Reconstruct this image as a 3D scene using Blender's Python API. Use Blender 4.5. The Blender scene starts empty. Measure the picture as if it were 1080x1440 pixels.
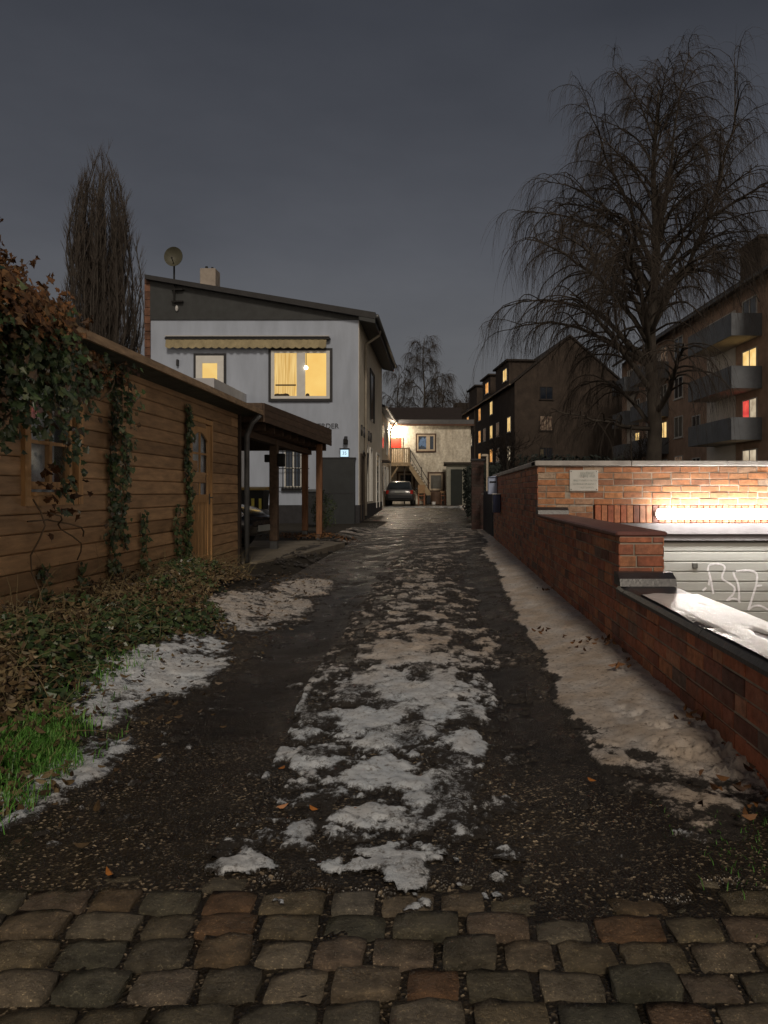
import bpy, math, random
import numpy as np
from mathutils import Vector, Matrix
R = math.radians
rnd = random.Random(7)
scene = bpy.context.scene
col = scene.collection
F = 1080.0; EYE = 1.15; VX = 620.0; VY = 692.0
def PX(px, Y): return (px - VX) * Y / F          # photo column -> world X at depth Y
def PZ(py, Y): return EYE - (py - VY) * Y / F    # photo row -> world Z at depth Y

# ------------------------------------------------------------ noise (numpy)
def _h(ix, iy, s):
    n = (ix * 374761393 + iy * 668265263 + s * 974634777) & 0xffffffff
    n = ((n ^ (n >> 13)) * 1274126177) & 0xffffffff
    n = (n ^ (n >> 16)) & 0xffffffff
    return n / 4294967295.0
def vnoise(x, y, s=0):
    x = np.asarray(x, float); y = np.asarray(y, float)
    fx = np.floor(x); fy = np.floor(y); ix = fx.astype(np.int64); iy = fy.astype(np.int64)
    tx = x - fx; ty = y - fy
    tx = tx*tx*(3-2*tx); ty = ty*ty*(3-2*ty)
    a = _h(ix, iy, s); b = _h(ix+1, iy, s); c = _h(ix, iy+1, s); d = _h(ix+1, iy+1, s)
    return (a*(1-tx)+b*tx)*(1-ty)+(c*(1-tx)+d*tx)*ty
def fbm(x, y, s=0, o=4):
    t = 0; a = .5; n = 0
    for i in range(o):
        t = t + a*vnoise(x*2**i, y*2**i, s+i*17); n += a; a *= .5
    return t/n
def ss(a, b, x):
    t = np.clip((np.asarray(x, float)-a)/(b-a), 0, 1)
    return t*t*(3-2*t)

# ------------------------------------------------------------ materials
def nt(name):
    m = bpy.data.materials.new(name); m.use_nodes = True
    t = m.node_tree; t.nodes.clear()
    out = t.nodes.new('ShaderNodeOutputMaterial')
    return m, t, out
def N(t, typ, **kw):
    n = t.nodes.new(typ)
    for k, v in kw.items(): setattr(n, k, v)
    return n
def ramp(t, fac, stops):
    r = N(t, 'ShaderNodeValToRGB'); e = r.color_ramp.elements
    while len(e) < len(stops): e.new(.5)
    for i, (p, c) in enumerate(stops):
        e[i].position = p; e[i].color = (c[0], c[1], c[2], 1)
    t.links.new(fac, r.inputs[0]); return r.outputs[0]
def noise(t, scale, detail=4, rough=.6, vec=None, mapping=None):
    n = N(t, 'ShaderNodeTexNoise'); n.inputs['Scale'].default_value = scale
    n.inputs['Detail'].default_value = detail; n.inputs['Roughness'].default_value = rough
    if vec is None:
        tc = N(t, 'ShaderNodeTexCoord'); vec = tc.outputs['Object']
    if mapping:
        mp = N(t, 'ShaderNodeMapping'); mp.inputs['Scale'].default_value = mapping
        t.links.new(vec, mp.inputs[0]); vec = mp.outputs[0]
    t.links.new(vec, n.inputs['Vector']); return n.outputs['Fac']
def mixc(t, fac, a, b, mode='MIX'):
    m = N(t, 'ShaderNodeMix', data_type='RGBA', blend_type=mode)
    for sock, v in ((m.inputs[0], fac), (m.inputs[6], a), (m.inputs[7], b)):
        if hasattr(v, 'is_linked') or hasattr(v, 'links'): t.links.new(v, sock)
        elif isinstance(v, (int, float)): sock.default_value = v
        else: sock.default_value = (v[0], v[1], v[2], 1)
    return m.outputs[2]
def attr(t, name='shade'):
    return N(t, 'ShaderNodeAttribute', attribute_name=name).outputs['Fac']
def bump(t, h, strength=.3, dist=.01):
    b = N(t, 'ShaderNodeBump'); b.inputs['Strength'].default_value = strength
    b.inputs['Distance'].default_value = dist; t.links.new(h, b.inputs['Height']); return b.outputs[0]
def principled(t, out, color, rough=.8, nrm=None, metal=0, spec=.4):
    p = N(t, 'ShaderNodeBsdfPrincipled')
    if hasattr(color, 'links'): t.links.new(color, p.inputs['Base Color'])
    else: p.inputs['Base Color'].default_value = (*color, 1)
    if hasattr(rough, 'links'): t.links.new(rough, p.inputs['Roughness'])
    else: p.inputs['Roughness'].default_value = rough
    p.inputs['Metallic'].default_value = metal
    p.inputs['Specular IOR Level'].default_value = spec
    if nrm is not None: t.links.new(nrm, p.inputs['Normal'])
    t.links.new(p.outputs[0], out.inputs[0]); return p
_M = {}
def mat(name, c, rough=.8, var=.3, scale=6, bmp=.2, bs=60, bd=.005, metal=0, spec=.4, c2=None, mapping=None, shade=.0):
    if name in _M: return _M[name]
    m, t, out = nt(name)
    a = tuple(max(0, x*(1-var)) for x in c); b = tuple(x*(1+var) for x in c) if c2 is None else c2
    cc = ramp(t, noise(t, scale, 5, .65, mapping=mapping), [(.3, a), (.7, b)])
    if shade:
        s = attr(t); mr = N(t, 'ShaderNodeMapRange'); mr.inputs[3].default_value = 1-shade; mr.inputs[4].default_value = 1+shade
        t.links.new(s, mr.inputs[0]); cc = mixc(t, 1.0, cc, mr.outputs[0], 'MULTIPLY')
    nrm = bump(t, noise(t, bs, 3, .6, mapping=mapping), bmp, bd) if bmp else None
    principled(t, out, cc, rough, nrm, metal, spec)
    _M[name] = m; return m
def emat(name, c, strength, c2=None, scale=2.0, mapping=None):
    if name in _M: return _M[name]
    m, t, out = nt(name)
    e = N(t, 'ShaderNodeEmission'); e.inputs[1].default_value = strength
    c2 = c2 or tuple(x*.75 for x in c)
    t.links.new(ramp(t, noise(t, scale, 3, .5, mapping=mapping), [(.35, c2), (.65, c)]), e.inputs[0])
    t.links.new(e.outputs[0], out.inputs[0]); _M[name] = m; return m
def glassmat(name, tint=(.02, .025, .03), rough=.05):
    if name in _M: return _M[name]
    m, t, out = nt(name)
    p = principled(t, out, ramp(t, noise(t, 3), [(.3, tint), (.7, tuple(x*1.6 for x in tint))]), rough, None, 0, .6)
    _M[name] = m; return m
def clearglass(name):
    if name in _M: return _M[name]
    m, t, out = nt(name)
    tr = N(t, 'ShaderNodeBsdfTransparent'); gl = N(t, 'ShaderNodeBsdfGlossy'); gl.inputs['Roughness'].default_value = .03
    mx = N(t, 'ShaderNodeMixShader'); mx.inputs[0].default_value = .10
    t.links.new(tr.outputs[0], mx.inputs[1]); t.links.new(gl.outputs[0], mx.inputs[2]); t.links.new(mx.outputs[0], out.inputs[0])
    _M[name] = m; return m

# ------------------------------------------------------------ mesh building
LOC = {}
def rootloc(o):
    while o is not None and o.parent is not None: o = o.parent
    return o
class MB:
    def __init__(s): s.v = []; s.f = []; s.sh = []; s.mi = []
    def add(s, vs, fs, shade=.5, mi=0):
        b = len(s.v); s.v += [tuple(x) for x in vs]
        for f in fs: s.f.append(tuple(b+i for i in f)); s.sh.append(shade); s.mi.append(mi)
    def box(s, x0, x1, y0, y1, z0, z1, shade=.5, mi=0):
        if x0 > x1: x0, x1 = x1, x0
        if y0 > y1: y0, y1 = y1, y0
        if z0 > z1: z0, z1 = z1, z0
        s.add([(x0,y0,z0),(x1,y0,z0),(x1,y1,z0),(x0,y1,z0),(x0,y0,z1),(x1,y0,z1),(x1,y1,z1),(x0,y1,z1)],
              [(0,3,2,1),(4,5,6,7),(0,1,5,4),(1,2,6,5),(2,3,7,6),(3,0,4,7)], shade, mi)
        return s
    def bbox(s, x0, x1, y0, y1, z0, z1, b=.01, shade=.5, mi=0):     # box with chamfered edges
        lo = (x0, y0, z0); hi = (x1, y1, z1); b = min(b, *(abs(hi[i]-lo[i])*.4 for i in range(3)))
        V = {}; vs = []
        for sx in (0,1):
            for sy in (0,1):
                for sz in (0,1):
                    c = [(lo, hi)[k][i] for i, k in enumerate((sx, sy, sz))]; d = [b if k == 0 else -b for k in (sx, sy, sz)]
                    for ax in range(3):
                        p = list(c)
                        for i in range(3):
                            if i != ax: p[i] += d[i]
                        V[(sx,sy,sz,ax)] = len(vs); vs.append(p)
        fs = []
        for ax in range(3):
            o = [i for i in range(3) if i != ax]
            for sd in (0,1):
                q = []
                for a, c in ((0,0),(1,0),(1,1),(0,1)):
                    k = [0,0,0]; k[ax] = sd; k[o[0]] = a; k[o[1]] = c; q.append(V[(*k, ax)])
                fs.append(q)
            for a in (0,1):
                for c in (0,1):
                    k0 = [0,0,0]; k1 = [0,0,0]; k0[ax] = 0; k1[ax] = 1
                    for k in (k0, k1): k[o[0]] = a; k[o[1]] = c
                    fs.append([V[(*k0,o[0])], V[(*k1,o[0])], V[(*k1,o[1])], V[(*k0,o[1])]])
        for sx in (0,1):
            for sy in (0,1):
                for sz in (0,1): fs.append([V[(sx,sy,sz,i)] for i in range(3)])
        s.add(vs, fs, shade, mi); return s
    def prism(s, poly, axis, a, b, shade=.5, mi=0):   # poly in the two other axes (cyclic order kept), extruded on axis
        n = len(poly); vs = []
        for k in (a, b):
            for p, q in poly:
                vs.append({'x': (k, p, q), 'y': (p, k, q), 'z': (p, q, k)}[axis])
        fs = [tuple(range(n-1, -1, -1)), tuple(range(n, 2*n))]
        for i in range(n):
            j = (i+1) % n; fs.append((i, j, n+j, n+i))
        s.add(vs, fs, shade, mi); return s
    def tube(s, pts, rad, n=6, shade=.5, cap=True, mi=0):
        P = [Vector(p) for p in pts]; k = len(P)
        if not hasattr(rad, '__len__'): rad = [rad]*k
        vs = []; up = None
        for i, p in enumerate(P):
            d = (P[min(i+1, k-1)]-P[max(i-1, 0)])
            if d.length < 1e-9: d = Vector((0,0,1))
            d.normalize()
            if up is None:
                up = Vector((0,0,1)) if abs(d.z) < .9 else Vector((1,0,0))
            a = up - d*up.dot(d)
            if a.length < 1e-6: a = d.orthogonal()
            a.normalize(); up = a; b = d.cross(a)
            for j in range(n):
                w = 2*math.pi*j/n; q = p + (a*math.cos(w)+b*math.sin(w))*rad[i]; vs.append((q.x, q.y, q.z))
        fs = [(i*n+j, i*n+(j+1) % n, (i+1)*n+(j+1) % n, (i+1)*n+j) for i in range(k-1) for j in range(n)]
        if cap and n > 3:
            fs.append(tuple(range(n-1, -1, -1))); fs.append(tuple(range((k-1)*n, k*n)))
        s.add(vs, fs, shade, mi); return s
    def bar(s, p, q, w, h=None, shade=.5): # square bar
        return s.tube([p, q], [(w*.7071)]*2, 4, shade)
    def lathe(s, prof, cx, cy, n=16, shade=.5):   # prof: (r, z)
        vs = [(cx+r*math.cos(2*math.pi*j/n), cy+r*math.sin(2*math.pi*j/n), z) for r, z in prof for j in range(n)]
        k = len(prof)
        fs = [(i*n+j, i*n+(j+1) % n, (i+1)*n+(j+1) % n, (i+1)*n+j) for i in range(k-1) for j in range(n)]
        fs += [tuple(range(n-1, -1, -1)), tuple(range((k-1)*n, k*n))]
        s.add(vs, fs, shade); return s
    def ball(s, c, r, n=10, sq=(1,1,1), shade=.5):
        vs = []; m = n//2
        for i in range(m+1):
            th = math.pi*i/m
            for j in range(n):
                ph = 2*math.pi*j/n
                vs.append((c[0]+r*sq[0]*math.sin(th)*math.cos(ph), c[1]+r*sq[1]*math.sin(th)*math.sin(ph), c[2]+r*sq[2]*math.cos(th)))
        s.add(vs, [(i*n+j, (i+1)*n+j, (i+1)*n+(j+1) % n, i*n+(j+1) % n) for i in range(m) for j in range(n)], shade); return s
    def build(s, name, mats, parent=None, loc=None, smooth=False, local=False):
        me = bpy.data.meshes.new(name)
        off = Vector((0,0,0))
        if not local:
            if parent is not None: off = rootloc(parent).location.copy()
            elif loc is not None: off = Vector(loc)
        me.from_pydata([(v[0]-off.x, v[1]-off.y, v[2]-off.z) for v in s.v], [], s.f)
        for m in (mats if isinstance(mats, (list, tuple)) else [mats]): me.materials.append(m)
        a = me.attributes.new('shade', 'FLOAT', 'FACE'); a.data.foreach_set('value', s.sh)
        me.polygons.foreach_set('material_index', s.mi)
        if smooth: me.polygons.foreach_set('use_smooth', [True]*len(me.polygons))
        me.update(); me.validate()
        o = bpy.data.objects.new(name, me); col.objects.link(o)
        if parent is not None: o.parent = parent
        elif loc is not None: o.location = loc
        return o
def fixn(o):
    import bmesh
    bm = bmesh.new(); bm.from_mesh(o.data); bmesh.ops.recalc_face_normals(bm, faces=bm.faces); bm.to_mesh(o.data); bm.free(); return o
def tag(o, label=None, cat=None, group=None, kind=None):
    if label: o['label'] = label
    if cat: o['category'] = cat
    if group: o['group'] = group
    if kind: o['kind'] = kind
    return o
def thing(name, label, cat, loc=(0,0,0), rz=0, group=None):
    o = bpy.data.objects.new(name, None); col.objects.link(o); o.empty_display_size = .1
    o.location = loc; o.rotation_euler = (0, 0, rz)
    return tag(o, label, cat, group)
def copy_tree(o, parent=None):
    c = o.copy(); col.objects.link(c)
    if parent is not None: c.parent = parent
    for ch in [x for x in bpy.data.objects if x.parent == o]: copy_tree(ch, c)
    return c
def text_mesh(body, size, name, m, parent, M4, extrude=.004):
    cu = bpy.data.curves.new(name, 'FONT'); cu.body = body; cu.size = size; cu.extrude = extrude
    cu.align_x = 'CENTER'; cu.align_y = 'CENTER'
    tmp = bpy.data.objects.new('tmp_text', cu); col.objects.link(tmp)
    bpy.context.view_layer.update()
    me = bpy.data.meshes.new_from_object(tmp.evaluated_get(bpy.context.evaluated_depsgraph_get()))
    bpy.data.objects.remove(tmp)
    off = rootloc(parent).location if parent is not None else Vector((0,0,0))
    me.transform(M4); me.transform(Matrix.Translation(-off)); me.materials.clear(); me.materials.append(m)
    o = bpy.data.objects.new(name, me); col.objects.link(o)
    if parent is not None: o.parent = parent
    return o
FACE_CAM = Matrix.Rotation(R(90), 4, 'X')     # text reading towards -Y

# ------------------------------------------------------------ window in a wall that faces -Y
def window_y(parent, x0, x1, z0, z1, y, fm, pm, fw=.07, mull=1, trans=0, depth=.07, name='window', label=None, outer=None, ow=.08):
    b = MB()
    if outer is not None:
        ob = MB()
        ob.box(x0-ow, x0, y-depth*.7, y+.02, z0-ow, z1+ow); ob.box(x1, x1+ow, y-depth*.7, y+.02, z0-ow, z1+ow)
        ob.box(x0, x1, y-depth*.7+.002, y+.02, z1, z1+ow-.002); ob.box(x0-.0, x1, y-depth*.7-.03, y+.02, z0-ow, z0)
    b.box(x0, x0+fw, y-depth, y+.02, z0, z1); b.box(x1-fw, x1, y-depth, y+.02, z0, z1)
    b.box(x0+fw, x1-fw, y-depth+.002, y+.02, z1-fw, z1); b.box(x0+fw, x1-fw, y-depth+.002, y+.02, z0, z0+fw)
    for i in range(mull):
        xm = x0+(x1-x0)*(i+1)/(mull+1); b.box(xm-fw*.55, xm+fw*.55, y-depth+.004, y+.02, z0+fw, z1-fw)
    for i in range(trans):
        zm = z0+(z1-z0)*(i+1)/(trans+1); b.box(x0+fw, x1-fw, y-depth+.012, y+.02, zm-.02, zm+.02)
    w = b.build(name, fm, parent)
    if outer is not None: ob.build('surround', outer, w)
    p = MB(); p.box(x0+fw*.5, x1-fw*.5, y-.02, y-.012, z0+fw*.5, z1-fw*.5); p.build('pane', pm, w)
    if label: w['label'] = label
    return w
# ============================================================ CAMERA, WORLD, SUN
cam = bpy.data.cameras.new('camera'); co = bpy.data.objects.new('camera', cam); col.objects.link(co)
cam.sensor_fit = 'VERTICAL'; cam.sensor_height = 36; cam.sensor_width = 27; cam.lens = F/1440*36
cam.shift_x = (540-VX)/1440; cam.shift_y = (VY-720)/1440
cam.clip_end = 3000; cam.clip_start = .05
co.location = (0, 0, EYE); co.rotation_euler = (R(90), 0, 0); scene.camera = co

SUN_EL = 38.0; SUN_AZ = 9.0       # street-lit night: the broad warm light comes from behind, a little from the right
w = bpy.data.worlds.new('World'); scene.world = w; w.use_nodes = True
t = w.node_tree; t.nodes.clear()
out = N(t, 'ShaderNodeOutputWorld'); bg = N(t, 'ShaderNodeBackground')
sky = N(t, 'ShaderNodeTexSky', sky_type='NISHITA'); sky.sun_disc = False
sky.sun_elevation = R(4); sky.sun_rotation = R(180-SUN_AZ)
tc = N(t, 'ShaderNodeTexCoord'); sx = N(t, 'ShaderNodeSeparateXYZ'); t.links.new(tc.outputs['Generated'], sx.inputs[0])
grad = ramp(t, sx.outputs[2], [(0, (.112, .110, .115)), (.12, (.101, .101, .109)), (.3, (.068, .070, .082)), (.52, (.035, .037, .046)), (1, (.022, .024, .032))])
cl = ramp(t, noise(t, 2.2, 5, .55, vec=tc.outputs['Generated'], mapping=(1, 1, 2.5)), [(.3, (.80, .80, .82)), (.7, (1.16, 1.16, 1.15))])
g2 = mixc(t, 1.0, grad, cl, 'MULTIPLY')
# warm fill glow added low in the unseen sky behind and beside the camera
def mrange(src, a, b, c, d):
    m_ = N(t, 'ShaderNodeMapRange'); m_.interpolation_type = 'SMOOTHSTEP'
    for i_, v_ in enumerate((a, b, c, d)): m_.inputs[1+i_].default_value = v_
    t.links.new(src, m_.inputs[0]); return m_.outputs[0]
def mul(a, b):
    m_ = N(t, 'ShaderNodeMath', operation='MULTIPLY'); t.links.new(a, m_.inputs[0]); t.links.new(b, m_.inputs[1]); return m_.outputs[0]
ab = N(t, 'ShaderNodeMath', operation='ABSOLUTE'); t.links.new(sx.outputs[0], ab.inputs[0])
glow = mul(mul(mrange(sx.outputs[1], .20, -.35, 0, 1), mrange(sx.outputs[2], .75, .1, 0, 1)), mrange(ab.outputs[0], 0, .9, .45, 1))
g2 = mixc(t, 1.0, g2, mixc(t, 1.0, glow, (.52, .42, .31), 'MULTIPLY'), 'ADD')
sk = mixc(t, 1.0, sky.outputs[0], (.004, .004, .004), 'MULTIPLY')
t.links.new(mixc(t, 1.0, g2, sk, 'ADD'), bg.inputs[0]); bg.inputs[1].default_value = 1.0
t.links.new(bg.outputs[0], out.inputs[0])
sl = bpy.data.lights.new('sun', 'SUN'); sl.energy = 1.12; sl.angle = R(11); sl.color = (1.0, .86, .70)
so = bpy.data.objects.new('sun', sl); col.objects.link(so)
sd = Vector((-math.sin(R(SUN_AZ))*math.cos(R(SUN_EL)), math.cos(R(SUN_AZ))*math.cos(R(SUN_EL)), -math.sin(R(SUN_EL))))
so.rotation_euler = sd.to_track_quat('-Z', 'Y').to_euler()
scene.view_settings.view_transform = 'Standard'; scene.view_settings.look = 'None'
scene.view_settings.exposure = 0.18; scene.view_settings.gamma = 1
scene.cycles.use_denoising = True
scene.cycles.max_bounces = 6; scene.cycles.sample_clamp_indirect = 3

# ============================================================ GROUND
COB = 2.22
def rise(y): return .4*ss(27, 50, y)
def ground_z(x, y):
    x = np.asarray(x, float); y = np.asarray(y, float)
    z = rise(y)
    z = z + .20*ss(-1.7, -2.9, x)*(1-ss(8.5, 11, y)) + .06*ss(-1.55, -1.9, x)*(1-ss(8.5, 11, y))
    z = z - .03*np.exp(-((x+1.1)/.3)**2)*(1-ss(15, 22, y)) - .03*np.exp(-((x-.36)/.22)**2)*(1-ss(15, 22, y))
    z = z + .12*ss(-2.0, -2.5, x)*ss(10.6, 11.4, y)*(1-ss(22, 25, y))
    return z
def warp_grid(ys, nx, Lf, Rf):
    Y = np.repeat(ys[:, None], nx, 1); s = np.linspace(0, 1, nx)[None, :]
    X = Lf(Y)*(1-s)+Rf(Y)*s
    return X, Y
def grid_mesh(name, X, Y, Z, m, keep=None, smooth=True, attrs=None):
    ny, nx = X.shape
    V = np.stack([X, Y, Z], -1).reshape(-1, 3)
    idx = np.arange(ny*nx).reshape(ny, nx)
    Q = np.stack([idx[:-1, :-1], idx[:-1, 1:], idx[1:, 1:], idx[1:, :-1]], -1).reshape(-1, 4)
    if keep is not None:
        k = keep.reshape(-1); Q = Q[k[Q].any(1)]
        used = np.unique(Q); mp = -np.ones(len(V), int); mp[used] = np.arange(len(used)); V = V[used]; Q = mp[Q]
    else: used = np.arange(len(V))
    me = bpy.data.meshes.new(name)
    me.vertices.add(len(V)); me.vertices.foreach_set('co', V.astype(np.float32).ravel())
    me.loops.add(len(Q)*4); me.loops.foreach_set('vertex_index', Q.astype(np.int32).ravel())
    me.polygons.add(len(Q)); me.polygons.foreach_set('loop_start', np.arange(0, len(Q)*4, 4, dtype=np.int32))
    me.polygons.foreach_set('loop_total', np.full(len(Q), 4, np.int32))
    me.update(calc_edges=True)
    me.polygons.foreach_set('use_smooth', [smooth]*len(Q))
    for an, av in (attrs or {}).items():
        a = me.attributes.new(an, 'FLOAT', 'POINT'); a.data.foreach_set('value', av.reshape(-1)[used].astype(np.float32))
    me.materials.append(m); me.update()
    o = bpy.data.objects.new(name, me); col.objects.link(o); return o

# --- materials of the ground
def asphalt_mat():
    m, t, out = nt('wet_asphalt')
    base = ramp(t, noise(t, 1.1, 6, .7), [(.3, (.013, .0118, .0105)), (.7, (.046, .039, .032))])
    tc = N(t, 'ShaderNodeTexCoord')
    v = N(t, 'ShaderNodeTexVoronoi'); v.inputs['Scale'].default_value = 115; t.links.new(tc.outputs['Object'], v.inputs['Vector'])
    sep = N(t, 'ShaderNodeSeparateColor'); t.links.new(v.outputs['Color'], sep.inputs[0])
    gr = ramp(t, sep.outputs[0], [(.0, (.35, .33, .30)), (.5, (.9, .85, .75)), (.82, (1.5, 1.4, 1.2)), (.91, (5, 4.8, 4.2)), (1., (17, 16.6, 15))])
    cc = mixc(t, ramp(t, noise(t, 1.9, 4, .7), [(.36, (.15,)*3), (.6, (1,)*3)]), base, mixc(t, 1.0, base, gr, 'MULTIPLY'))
    tk = attr(t, 'track')
    cc = mixc(t, 1.0, mixc(t, tk, cc, mixc(t, .25, base, cc)), mixc(t, tk, (1, 1, 1), (.62, .60, .58)), 'MULTIPLY')
    big = ramp(t, noise(t, .5, 4, .6), [(.35, (.65, .6, .55)), (.65, (1.3, 1.25, 1.1))])
    cc = mixc(t, 1.0, cc, big, 'MULTIPLY')
    rg = ramp(t, noise(t, 1.7, 5, .65), [(.35, (.16,)*3), (.62, (.46,)*3)])
    b1 = bump(t, v.outputs['Distance'], .8, .007)
    principled(t, out, cc, rg, b1, 0, .5); return m
def snow_mat():
    m, t, out = nt('dirty_snow')
    d = attr(t, 'dirt_lamplight')
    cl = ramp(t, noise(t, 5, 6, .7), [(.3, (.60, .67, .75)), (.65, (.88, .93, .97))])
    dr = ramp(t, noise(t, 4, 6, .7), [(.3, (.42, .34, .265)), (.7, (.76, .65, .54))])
    cc = mixc(t, d, cl, dr)  # blue shade and warm lamplight put into the snow colour, along with dirt
    sp = ramp(t, noise(t, 38, 4, .7), [(.30, (.15, .11, .08)), (.46, (1, 1, 1))])
    cc = mixc(t, .85, cc, sp, 'MULTIPLY')
    e = attr(t, 'thin')          # thin slush lets the wet asphalt's brown through
    fn = noise(t, 42, 5, .75); fn2 = noise(t, 150, 3, .7)
    ad = N(t, 'ShaderNodeMath', operation='MULTIPLY_ADD'); t.links.new(fn, ad.inputs[0]); ad.inputs[1].default_value = 2.2; t.links.new(e, ad.inputs[2])
    ad2 = N(t, 'ShaderNodeMath', operation='MULTIPLY_ADD'); t.links.new(fn2, ad2.inputs[0]); ad2.inputs[1].default_value = 1.2; t.links.new(ad.outputs[0], ad2.inputs[2])
    mr_ = N(t, 'ShaderNodeMapRange'); mr_.inputs[1].default_value = 1.95; mr_.inputs[2].default_value = 2.55; t.links.new(ad2.outputs[0], mr_.inputs[0])
    cc = mixc(t, mr_.outputs[0], cc, (.040, .034, .028))
    nrm = bump(t, noise(t, 110, 5, .8), .9, .012)
    p = principled(t, out, cc, .55, nrm, 0, .4); return m
M_ASPH = asphalt_mat(); M_SNOW = snow_mat()
M_SOIL = mat('dark_soil', (.022, .018, .012), .9, .4, 5, .6, 40, .02)

# --- the big sheet
xs = sorted(set([-400, -150, -60, -30, -20, -14, -10, -7, -5, -4, -3.3, -3.0, -2.7, -2.4, -2.1, -1.9, -1.7, -1.5, -1, -.5, 0, .5, 1, 1.2, 1.36, 9, 15, 30, 60, 150, 400]))
ys = sorted(set([-60, -20, -8, -4, 0, 2, 4, 6, 8, 9, 10.08, 10.6, 11.4, 13, 16, 19, 22, 24, 26, 28, 31, 34, 37, 40, 43, 46, 50, 60, 90, 140, 220, 400, 900]))
X, Y = np.meshgrid(np.array(xs, float), np.array(ys, float)); Z = ground_z(X, Y)-.045
V = [(X[j, i], Y[j, i], Z[j, i]) for j in range(len(ys)) for i in range(len(xs))]; n = len(xs); g = MB()
fs = [(j*n+i, j*n+i+1, (j+1)*n+i+1, (j+1)*n+i) for j in range(len(ys)-1) for i in range(n-1)
      if not (xs[i] >= 1.36 and xs[i+1] <= 9 and ys[j] >= -8 and ys[j+1] <= 10.08)]
g.add(V, fs); ground = tag(g.build('ground', M_SOIL, smooth=True), kind='structure')
rm = MB(); rm.box(1.30, 9.1, -8.1, 10.3, -1.6, -1.45)
tag(rm.build('driveway', mat('concrete_ramp', (.22, .21, .19), .7, .25, 3, .3)), kind='structure')

# --- fine lane surface
ys = np.exp(np.linspace(math.log(1.2), math.log(30), 520))
Lf = lambda y: np.maximum(-.62*y-.5, -2.05); Rf = lambda y: np.minimum(.45*y+.5, 1.33)
X, Y = warp_grid(ys, 300, Lf, Rf)
Z = ground_z(X, Y)-.004 + .012*(fbm(X*2, Y*2, 3)-.5) + .010*(fbm(X*14, Y*14, 5, 3)-.5)
edge = fbm(X*3.5, Y*3.5, 9, 5)*.60-.30
Z = Z - .09*ss(COB+.06, COB-.10, Y+edge)          # the asphalt ends where the setts start
keep = (Y+edge > COB-.16)
track = np.clip((np.exp(-((X+1.08+.08*(fbm(X*0, Y*.7, 19)-.5))/.26)**4)+np.exp(-((X-.37)/.20)**4))*ss(2.7, 4.2, Y)+.5*(fbm(X*2, Y*1.2, 18)-.5), 0, 1)
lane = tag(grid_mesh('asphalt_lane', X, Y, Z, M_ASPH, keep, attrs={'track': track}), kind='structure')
X, Y = warp_grid(np.linspace(29.9, 52, 40), 40, lambda y: -3.4+0*y, lambda y: 3+0*y)
tag(grid_mesh('asphalt_yard', X, Y, ground_z(X, Y)-.008+.02*(fbm(X, Y, 4)-.5), M_ASPH), kind='structure')
# --- concrete apron under the carport
ap = MB(); ap.prism([(-9, 11.5), (-2.75, 11.5), (-2.35, 13.2), (-2.0, 16.0), (-2.6, 16.6), (-9, 16.6)], 'z', -.2, .10)
tag(ap.build('concrete_apron', mat('apron_concrete', (.17, .15, .12), .75, .35, 2.5, .5, 50, .006)), kind='structure')

# --- setts (cobbles)
def setts():
    b = MB(); y = .7; row = 0; GR = (-1, -.992, -.93, -.5, 0, .5, .93, .992, 1)
    while y < COB+.24:
        d = .130+rnd.uniform(-.008, .010)
        x = -1.7-.4*y+rnd.uniform(0, .15)
        while x < 1.33:
            wd = rnd.uniform(.135, .20)
            if x+wd > 1.34: break
            cy = y+d/2+.012*math.sin(x*1.7+row)+.025*x*x*(-1 if x < 0 else .3)*.25
            top = -.004+rnd.uniform(-.010, .010)-.034*float(ss(COB-.15, COB+.32, y+d/2+.50*(float(vnoise(x*4, y*3, 88))-.5))); tx = rnd.uniform(-.04, .04); ty = rnd.uniform(-.05, .05); sh = rnd.random()
            hw = wd/2-rnd.uniform(.004, .008); hd = d/2-rnd.uniform(.004, .007); n = 9; rot = rnd.uniform(-.05, .05); vs = []; cxx = x+wd/2; sk = rnd.uniform(-.05, .05)
            for j in range(n):
                for i in range(n):
                    u = GR[i]; v = GR[j]
                    e = max(abs(u), abs(v)); drop = 0 if e < .8 else (.034 if e > .995 else (.0045 if e > .95 else .0008))
                    corner = (1-.055*abs(v)**4, 1-.06*abs(u)**4)
                    px = u*hw*corner[0]*(1+.06*(float(vnoise(cxx*9+v*2, cy*9+i, 23))-.5)); py = v*hd*corner[1]
                    nz = .011*(float(vnoise((cxx+px)*24, (cy+py)*24, 21))-.5)+.008*(float(vnoise((cxx+px)*60, (cy+py)*60, 22))-.5)
                    chip = 1-.10*(float(vnoise(cxx*31+i*.9, cy*37+j*.9, 24)))*(e > .95)
                    px *= chip; py *= chip
                    vs.append((cxx+px+sk*py, cy+py+(.02+rot)*px, top-drop-.003*(u*u+v*v)+tx*px+ty*py+nz))
            b.add(vs, [(j*n+i, j*n+i+1, (j+1)*n+i+1, (j+1)*n+i) for j in range(n-1) for i in range(n-1)], sh)
            x += wd
        y += d; row += 1
    return b
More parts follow.
